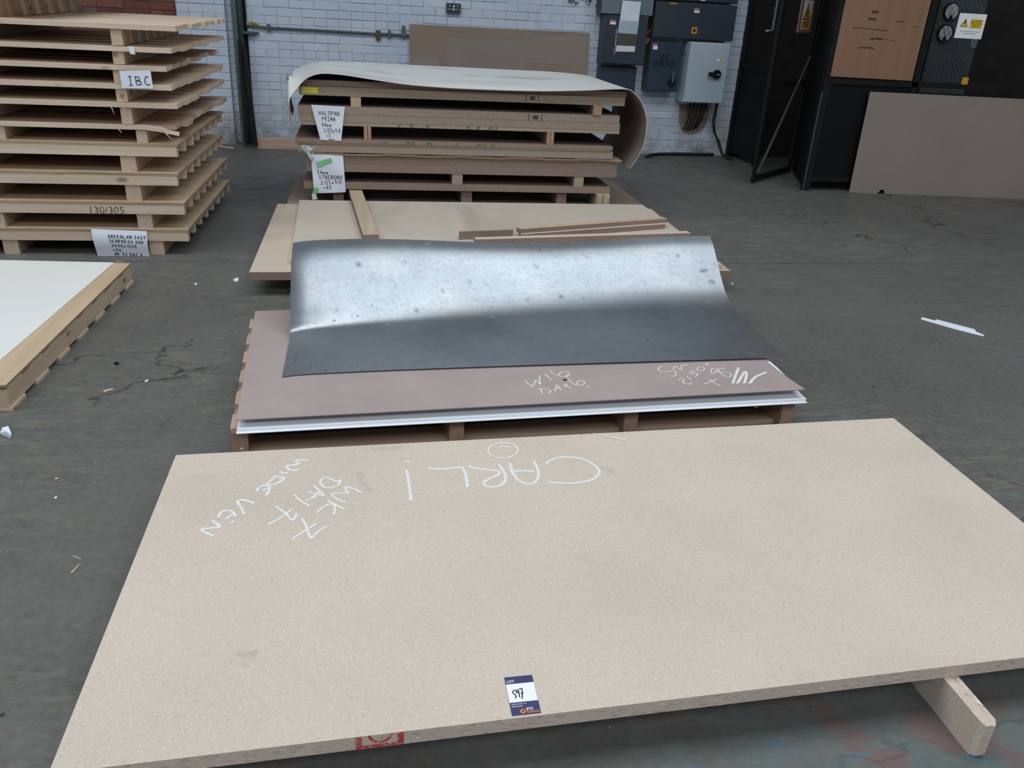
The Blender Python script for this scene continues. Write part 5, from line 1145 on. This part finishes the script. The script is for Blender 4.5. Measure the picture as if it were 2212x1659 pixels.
# caution sign
c0, c1 = Vector((5.0579,7.11,1.5466)), Vector((5.328,7.11,1.3482)); sx0, sx1 = ((5.0579,7.11,1.5466)[0]+(5.0591,7.11,1.3549)[0])/2, ((5.3181,7.11,1.5445)[0]+(5.3235,7.11,1.348)[0])/2; sz0, sz1 = c1.z, c0.z
cs2 = root('caution_sign', ((sx0+sx1)/2, CY, sz0), 'white caution sign with yellow panel on the cage mesh', 'sign')
plate2 = obj('plate', MB().box(sx0, sx1, CY-.006, CY-.002, sz0, sz1), 'white_print', cs2)
W2, H2 = sx1-sx0, sz1-sz0
def sv(u, v, d): return (sx0+W2*u, CY-.006-d, sz0+H2*v)
obj('triangle', MB().add([sv(.10, .46, .0006), sv(.38, .46, .0006), sv(.27, .80, .0006)], [[0, 1, 2]]), 'black', plate2)
obj('triangle_fill', MB().add([sv(.13, .48, .0011), sv(.35, .48, .0011), sv(.265, .75, .0011)], [[0, 1, 2]]), 'yellow', plate2)
obj('exclamation', MB().ribbon([sv(.265, .70, .0016), sv(.245, .58, .0016)], .010, nrm=(0, -1, 0)), 'black', plate2)
obj('yellow_panel', MB().add([sv(.46, .42, .0006), sv(.90, .42, .0006), sv(.90, .78, .0006), sv(.46, .78, .0006)], [[0, 1, 2, 3]]), 'yellow', plate2)
for k, t_ in enumerate(('Caution', 'Recover', 'alarm')): obj('lettering', text_mb(t_, .032, sv(.68, .675-k*.105, .0011), (1, 0, 0), (0, 0, 1), 0, 'CENTER'), 'ink', plate2)
for k, (a, b) in enumerate(((.16, .90), (.30, .76))):
    for j in range(9 if k == 0 else 6):
        n9 = 9 if k == 0 else 6; u0 = a+(b-a)*j/n9
        obj('small_print', MB().add([sv(u0, .27-k*.08, .0006), sv(u0+(b-a)/n9*.8, .27-k*.08, .0006), sv(u0+(b-a)/n9*.8, .295-k*.08, .0006), sv(u0, .295-k*.08, .0006)], [[0, 1, 2, 3]]), 'grey_lid', plate2)
# hardboard sheet leaning on the cage front
q = [Vector(p) for p in ((4.3608,7.0653,0.001), (6.0689,6.9207,0.001))]; dr_ = (q[1]-q[0]).normalized(); e0 = q[0]; e1_ = q[0]+dr_*2.3
t0_ = Vector((4.3654,7.09,0.8808)); up_ = t0_-e0
nt = e0+dr_*.29
lean = MB()
pts = [e0, e0+dr_*.27, e0+dr_*.30+up_*.045, e0+dr_*.335+up_*.035, e0+dr_*.34, e1_, e1_+up_, e0+up_]
off = Vector((0, .005, 0)); n_ = len(pts)
lean.add([tuple(p) for p in pts]+[tuple(p+off) for p in pts], [list(range(n_)), list(reversed(range(n_, 2*n_)))]+[[(k+1) % n_, k, n_+k, n_+(k+1) % n_] for k in range(n_)])
obj('hardboard_sheet', lean, 'hb_lean', label='pale faded hardboard sheet leaning on the black cage at right', cat='sheet')

# ================================================================== LITTER ON THE FLOOR
def scrap(name, label, pts, lift, mat='paper', cat='scrap'):
    P_ = [Vector(p) for p in pts]; c = sum(P_, Vector())/len(P_); n_ = len(P_)
    top = [p+Vector((0, 0, lift*(.3+.7*((k*7) % 3)/2))) for k, p in enumerate(P_)]
    mb = MB().add([tuple(p) for p in P_]+[tuple(p) for p in top], [list(range(n_, 2*n_)), list(reversed(range(n_)))]+[[k, (k+1) % n_, n_+(k+1) % n_, n_+k] for k in range(n_)])
    return obj(name, mb, mat, None, label, cat, 'litter on the floor')
scrap('paper_strip', 'long torn white paper strip lying alone on the floor at right', [(2.9305,3.7982,0.001),(2.9573,3.8261,0.001),(2.9965,3.7685,0.001),(3.0208,3.7961,0.001),(3.1407,3.6414,0.001),(3.12,3.6021,0.001),(3.1392,3.5623,0.001),(3.1198,3.5436,0.001),(3.025,3.6513,0.001)], .004)
scrap('paper_scrap', 'curled white scrap on the floor at the left edge of the picture', [(-1.278,2.77,0.001),(-1.2791,2.7938,0.001),(-1.2578,2.7924,0.001),(-1.2366,2.7572,0.001),(-1.2343,2.7339,0.001),(-1.2481,2.748,0.001)], .02)
scrap('paper_scrap', 'small white flake on the floor beside the wide dirty board', [(-0.7369,4.4756,0.001),(-0.7232,4.4998,0.001),(-0.7066,4.4837,0.001),(-0.7072,4.4516,0.001),(-0.724,4.4517,0.001)], .012)
scrap('paper_scrap', 'tiny white flake left of the wide dirty board', [(-0.9254,4.4207,0.001),(-0.9174,4.4285,0.001),(-0.9087,4.4051,0.001),(-0.919,4.3974,0.001)], .006)
scrap('wood_chip', 'pale wood chip on open floor in front of the low pallet', [(-1.0349,3.1076,0.001),(-1.0033,3.1227,0.001),(-0.996,3.1139,0.001),(-1.0247,3.0946,0.001)], .004, 'pine')
scrap('paper_scrap', 'tiny white flake near the corner of the low pallet', [(-0.8999,3.1864,0.001),(-0.8923,3.1992,0.001),(-0.885,3.19,0.001),(-0.8927,3.1773,0.001)], .005)
scrap('paper_scrap', 'thin white sliver on the floor at lower left', [(-0.9726,2.3428,0.001),(-0.9675,2.3476,0.001),(-0.9623,2.3394,0.001),(-0.9688,2.3347,0.001)], .004)
scrap('paper_scrap', 'tiny white sliver on the floor near the left edge', [(-1.0059,2.459,0.001),(-0.9961,2.4582,0.001),(-0.9957,2.4526,0.001),(-1.0041,2.4532,0.001)], .003)
scrap('wood_sliver', 'thin wood sliver on the floor left of the foreground sheet', [(-0.8124,1.9607,0.001),(-0.8016,1.9959,0.001),(-0.7992,1.9916,0.001),(-0.8088,1.9564,0.001)], .002, 'pine')
scrap('wood_sliver', 'short wood sliver on the floor above the thin one', [(-0.8292,2.0379,0.001),(-0.8022,2.0187,0.001),(-0.801,2.0144,0.001),(-0.8279,2.0336,0.001)], .002, 'pine')
scrap('paper_scrap', 'white flake on the floor behind the stack at left, by the wall timber', [(-0.8998,8.9168,0.001),(-0.8798,8.9486,0.001),(-0.8635,8.8662,0.001),(-0.8879,8.8342,0.001)], .01)
scrap('wood_sliver', 'pale sliver on the floor beside the pallet tower, near the corner bars', [(-1.5013,8.7637,0.001),(-1.3746,8.6749,0.001),(-1.295,8.6337,0.001),(-1.2921,8.581,0.001),(-1.451,8.663,0.001)], .004, 'pine')
scrap('wood_sliver', 'pale sliver on the floor before the note at the foot of the tower', [(-1.423,4.8372,0.001),(-1.3771,4.8109,0.001),(-1.3749,4.802,0.001),(-1.4207,4.8282,0.001)], .002, 'pine')
scrap('rubber_plug', 'small round black spot of rubber on the floor beside the middle pallet', [(-0.5637,3.9156,0.001),(-0.555,3.9347,0.001),(-0.5405,3.9215,0.001),(-0.542,3.8961,0.001),(-0.5572,3.8964,0.001)], .004, 'black')
scrap('rubber_plug', 'small round black spot of rubber in front of the low pallet', [(-1.0634,3.3727,0.001),(-1.0561,3.3868,0.001),(-1.0427,3.3766,0.001),(-1.0397,3.3573,0.001),(-1.0543,3.3579,0.001)], .003, 'black')
scrap('paper_scrap', 'tiny white flake right of the bent steel sheet', [(2.1032,4.4203,0.001),(2.1156,4.4289,0.001),(2.1076,4.4029,0.001),(2.0953,4.3944,0.001)], .004)

#@@PART2@@
